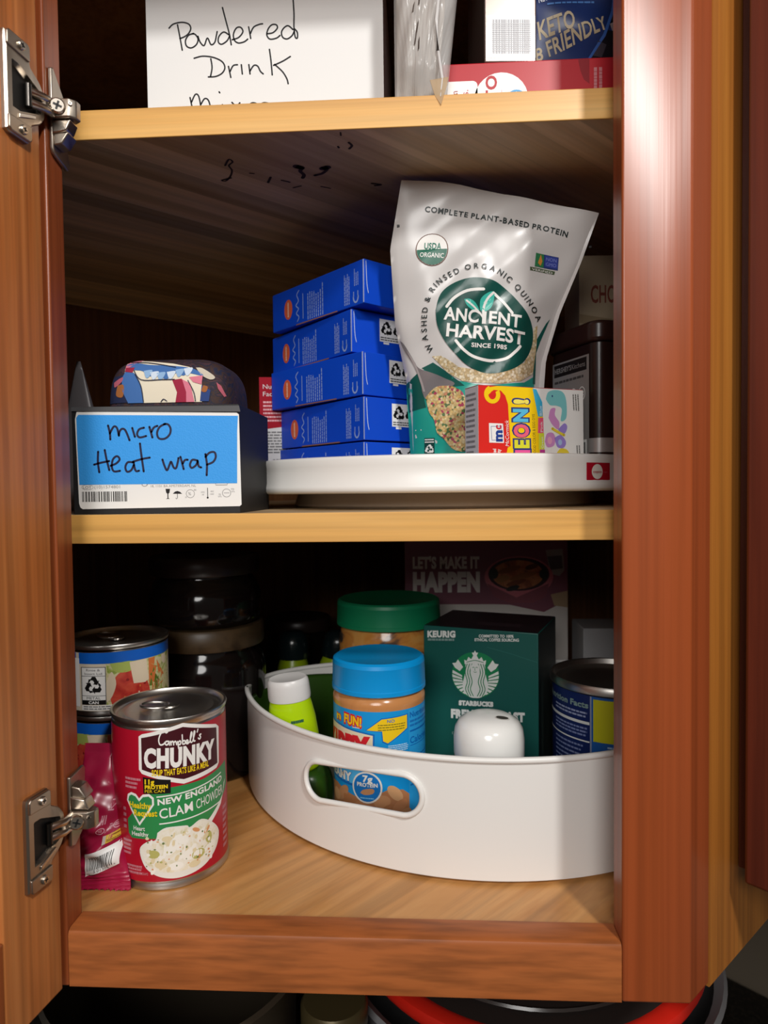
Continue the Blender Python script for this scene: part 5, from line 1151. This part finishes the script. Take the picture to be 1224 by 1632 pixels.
# blue can on the right of the bin
vc = thing('nut_can', 'wide navy blue can with yellow square and nutrition panel beside stile', 'can', (.3990, .1975, BZ))
RV = .0525
mb = MB(); mb.lathe([(0, .001), (.049, 0), (RV + .001, .001), (RV + .001, .003), (RV, .0045), (RV, .1060), (RV + .0008, .1072)], STEELD, seg=80); mb.build('can_body', vc, smooth=40)
mb = MB(); mb.lathe([(RV - .001, .1048), (RV + .0022, .1055), (RV + .0022, .1098), (RV + .0008, .1122), (RV - .0012, .1118), (RV - .003, .1075), (RV - .009, .1062), (RV - .013, .1068), (RV - .017, .1060), (0, .1060)], STEEL, seg=80); mb.build('can_lid', vc, smooth=50)
pr = Print(cyl(RV), step=(.004, None), eps=.0001); pr.A = lambda a, v: (deg(RV, a), v*.001)
NV = mat('#14245c', .4); NVL = mat('#1c5aa8', .4)
pr.rect(-180, 5, 180, 104, NV, 0); pr.rect(-34, 5, 60, 103.5, NVL, 1); pr.rect(-32.5, 66, 40, 101.5, mat('#c9c51c', .4), 2); pr.rect(-35.5, 5, -34.0, 103.5, mat('#8d97b4', .4), 2)
pr.text('Nutrition Facts', -96, 93, 5.0, CWD, 2, w=59, bold=.04); pr.micro(-80, 84, -38, 90, 2, mat('#9aa4c4', .4), 2); pr.rect(-100, 79, -36, 81.4, CW, 2); pr.micro(-80, 68, -38, 77, 3, mat('#7e8ab4', .4), 2); pr.rect(-100, 64, -36, 65.2, CW, 2); pr.micro(-80, 12, -38, 62, 13, mat('#7e8ab4', .4), 2, fill=.4)
pr.micro(-20, 61, 10, 64, 1, mat('#a9c4e6', .4), 2); pr.ell(-17, 51, 8, 6.4, NV, 2); pr.text('100', -21.5, 49.4, 4, CW, 3, w=9, bold=.03); pr.ell(-17, 39, 9, 6, NV, 2); pr.ring(-17, 39, 9, 6, .8, CW, 3); pr.recycle(-19, 39, 3.2, CW, 3); pr.poly([(-12.5,41.5),(-9.5,38.5),(-11,35.6),(-14,35.6),(-15.5,38.5)], CW, 3, curve=True)
pr.build('paper_label', vc)

# lime squeeze bottle, leaning
LIME = mat('#b2d60c', .22, 0, .6); LIMED = mat('#0c5146', .35)
lb = thing('squeeze_bottle', 'small lime green squeeze bottle with white cap inside the bin', 'bottle', (.1175, .1760, BZ + .0325))
lb.rotation_euler = (R(3), R(-5), 0)
prof = [(0, .001), (.019, 0), (.0216, .003), (.0220, .008), (.0218, .030), (.0208, .046), (.0188, .058), (.0174, .064)]
mb = MB(); mb.lathe(prof, LIME, seg=48, rx=1.0, ry=.82); lbb = mb.build('bottle_body', lb, smooth=60)
mb = MB(); mb.lathe([(.0170, .0625), (.0184, .0632), (.0188, .066), (.0184, .0760), (.0178, .0800), (.0162, .0818), (.0154, .0816), (0, .0816)], mat('#dcdad8', .3), seg=48, rx=1.0, ry=.84); mb.build('cap', lb, smooth=45)
def rlb(z):
    for (a, b), (c, d_) in zip(prof, prof[1:]):
        if b <= z <= d_ or (d_ < b and z <= b): return a + (c - a)*((z - b)/(d_ - b) if d_ != b else 0)
    return .0172
def lbm(u, v, e): r = rlb(v); a = u/.021; return ((r + e)*math.sin(a), -(r*.82 + e)*math.cos(a), v)
pr = Print(lbm, step=(.003, .004), eps=.0002)
pr.rect(.0045, .010, .0160, .0385, LIMED, 0, r=.002); pr.micro(.0025, .0455, .0145, .0485, 1, LIMED, 0, fill=.8); pr.rect(.0085, .028, .0115, .034, mat('#3a8a66', .4), 1); pr.rect(.0085, .021, .0115, .0255, mat('#8fbf6a', .4), 1); pr.micro(.007, .016, .013, .0185, 1, mat('#8fbf6a', .4), 1)
pr.build('printed_label', lbb)
# ================================================================== things at the back of the bottom shelf
pc = thing('meal_box', 'maroon carton lettered let\'s make it happen, behind the coffee pod box', 'box', (.2090, .400, FZ))
PLUM = mat('#854a5c', .45); PWH = mat('#ddd6d0', .5)
mb = MB(); mb.box(0, .1935, 0, .055, 0, .2350, PWH); pcb = mb.build('carton', pc, bevel=.0008)
pr = Print(plane((0, 0, 0), (1, 0, 0), (0, 0, 1))).units(.0001623, 0, 0, True); pr.A = lambda cx, cy: ((cx + 52)*.0002035 + .0000, .2140 - (cy - 35)*.000222)
# drawn in units of the enlarged picture, origin at the upper left
PT = mat('#f2ece8', .5); BOWL_ = mat('#d0707e', .45); FOODB = blotch('stew_picture', ['#7a4028', '#b8663c', '#d08450', '#8d5034'], 60, .5)
pr.poly([(-52,-60),(898,-60),(898,330),(760,395),(560,355),(470,352),(-52,352)], PLUM, 0)
pr.poly([(770,60),(870,55),(880,170),(850,200),(800,190)], mat('#a39a98', .5), 1); pr.poly([(780,95),(864,90),(870,160),(800,168)], mat('#5d5258', .5), 1.5)
pr.text("LET'S MAKE IT", -6, 155, 62, PT, 1, w=392, bold=.05); pr.text('HAPPEN', -6, 278, 100, PT, 1, w=394, bold=.07)
pr.ell(615, 205, 200, 112, BOWL_, 2); pr.ell(615, 190, 178, 90, mat('#3a2026', .45), 3); pr.ell(610, 192, 150, 78, FOODB, 4); pr.poly([(430,240),(600,316),(790,240),(770,310),(700,345),(560,345),(470,310)], mat('#8f4a58', .45), 2.5)
for x, y, rx, ry, c in ((560,165,70,16,'#9a5a34'),(640,200,80,16,'#a8683c'),(600,235,60,14,'#8a4a2a'),(520,215,40,18,'#b07a48'),(690,150,40,14,'#6d3c28'),(470,185,26,30,'#2a2a22'),(760,190,26,26,'#23281f'),(580,265,40,14,'#2a2a2a')): pr.ell(x, y, rx, ry, mat(c, .5), 5, rot=-14)
pr.poly([(800,300),(898,280),(898,370),(820,360)], mat('#b79a78', .5), 1, curve=False)
pr.build('printed_front', pcb)

wb_ = thing('white_carton', 'plain white carton behind the navy can at the far right', 'box', (.4140, .372, FZ))
mb = MB(); mb.box(0, .075, 0, .06, 0, .1200, mat('#c9c8ca', .5)); mb.build('carton', wb_, bevel=.001)

# lime bottles with dark caps behind the bin
CAPD = mat('#101a1c', .2, 0, .6)
def lime_rear(loc, label, rz=0, tilt=(0, 0), white=False):
    t = thing('seasoning_bottle', label, 'bottle', loc, rz, 'lime bottles behind the white bin'); t.rotation_euler = (R(tilt[0]), R(tilt[1]), rz)
    mb = MB(); mb.lathe([(0, 0), (.0175, 0), (.019, .003), (.019, .070), (.0168, .078), (.0150, .084)], mat('#8aa012', .3), seg=40); b = mb.build('bottle_body', t, smooth=50)
    mb = MB(); mb.lathe([(.0160, .0825), (.0182, .0832), (.0186, .086), (.0182, .101), (.0165, .109), (.0110, .114), (0, .1152)], CAPD, seg=40); mb.build('cap', t, smooth=60)
    p = Print(cyl(.0190), step=(.003, None), eps=.0001); p.rect(-.012, .012, .012, .060, mat('#9aa39a', .4) if white else mat('#5a6a10', .4), 0, r=.003); p.micro(-.008, .064, .008, .069, 1, mat('#2f3a0c', .4), 0); p.build('paper_label', b)
    return t
lime_rear((.0745, .385, FZ), 'upright lime bottle with black cap peeking over the left bin rim')
lime_rear((.1120, .395, FZ), 'lime bottle with grey label leaning behind the bin beside the jar', tilt=(0, 9), white=True)

# dark glass jars stacked at back left
DG = mat('#171110', .10, 0, .55); DL = blotch('jar_lid_tan', ['#3a2c1e', '#54422c', '#463624'], 30, .4); DL2 = mat('#2a1d19', .35)
def dark_jar(r, h, lh, loc, label, lm):
    t = thing('dark_glass_jar', label, 'jar', loc, 0, 'dark jars at the back left')
    mb = MB(); mb.lathe([(0, .001), (r - .006, 0), (r - .002, .003), (r, .010), (r, h - .022), (r - .004, h - .010), (r - .008, h - .004), (r - .008, h)], DG, seg=72); mb.build('glass_body', t, smooth=60)
    mb = MB(); mb.lathe([(r - .007, h - .0005), (r - .002, h), (r - .001, h + .002), (r - .001, h + lh - .003), (r - .003, h + lh), (r - .008, h + lh + .0005), (0, h + lh)], lm, seg=72); mb.build('lid', t, smooth=40)
    return t
dark_jar(.058, .128, .0205, (.0085, .270, FZ), 'lower dark glass jar with tan lid at the back left', DL)
dark_jar(.056, .050, .018, (.0065, .270, FZ + .1500), 'squat dark glass jar standing on the lid of another', DL2)
dark_jar(.045, .095, .016, (.060, .500, FZ), 'dim dark jar far behind the lime bottles', DL2)

# dark green bag slumped against the inside of the bin
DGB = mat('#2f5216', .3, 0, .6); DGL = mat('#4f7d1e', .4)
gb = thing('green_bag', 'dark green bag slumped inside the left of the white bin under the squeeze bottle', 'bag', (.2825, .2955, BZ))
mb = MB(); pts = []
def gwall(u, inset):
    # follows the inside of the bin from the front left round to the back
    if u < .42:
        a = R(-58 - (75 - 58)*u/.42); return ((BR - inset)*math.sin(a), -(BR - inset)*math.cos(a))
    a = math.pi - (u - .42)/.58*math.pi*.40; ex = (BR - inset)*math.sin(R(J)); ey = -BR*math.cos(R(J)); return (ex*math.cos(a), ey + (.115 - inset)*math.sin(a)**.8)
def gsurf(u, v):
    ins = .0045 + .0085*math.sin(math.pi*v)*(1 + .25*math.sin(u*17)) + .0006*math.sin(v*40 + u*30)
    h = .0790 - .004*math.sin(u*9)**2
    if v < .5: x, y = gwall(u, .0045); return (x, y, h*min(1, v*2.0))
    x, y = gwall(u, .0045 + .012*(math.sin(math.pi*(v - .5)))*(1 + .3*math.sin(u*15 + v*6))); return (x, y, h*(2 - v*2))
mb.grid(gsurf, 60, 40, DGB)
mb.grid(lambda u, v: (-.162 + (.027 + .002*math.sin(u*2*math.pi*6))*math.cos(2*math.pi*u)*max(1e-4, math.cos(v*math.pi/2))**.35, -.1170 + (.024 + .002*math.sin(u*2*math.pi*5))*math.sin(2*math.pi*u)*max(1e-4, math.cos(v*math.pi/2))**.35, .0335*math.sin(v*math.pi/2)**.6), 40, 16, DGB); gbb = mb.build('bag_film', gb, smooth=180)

bpy.data.objects.remove(_to); bpy.data.curves.remove(_tc)
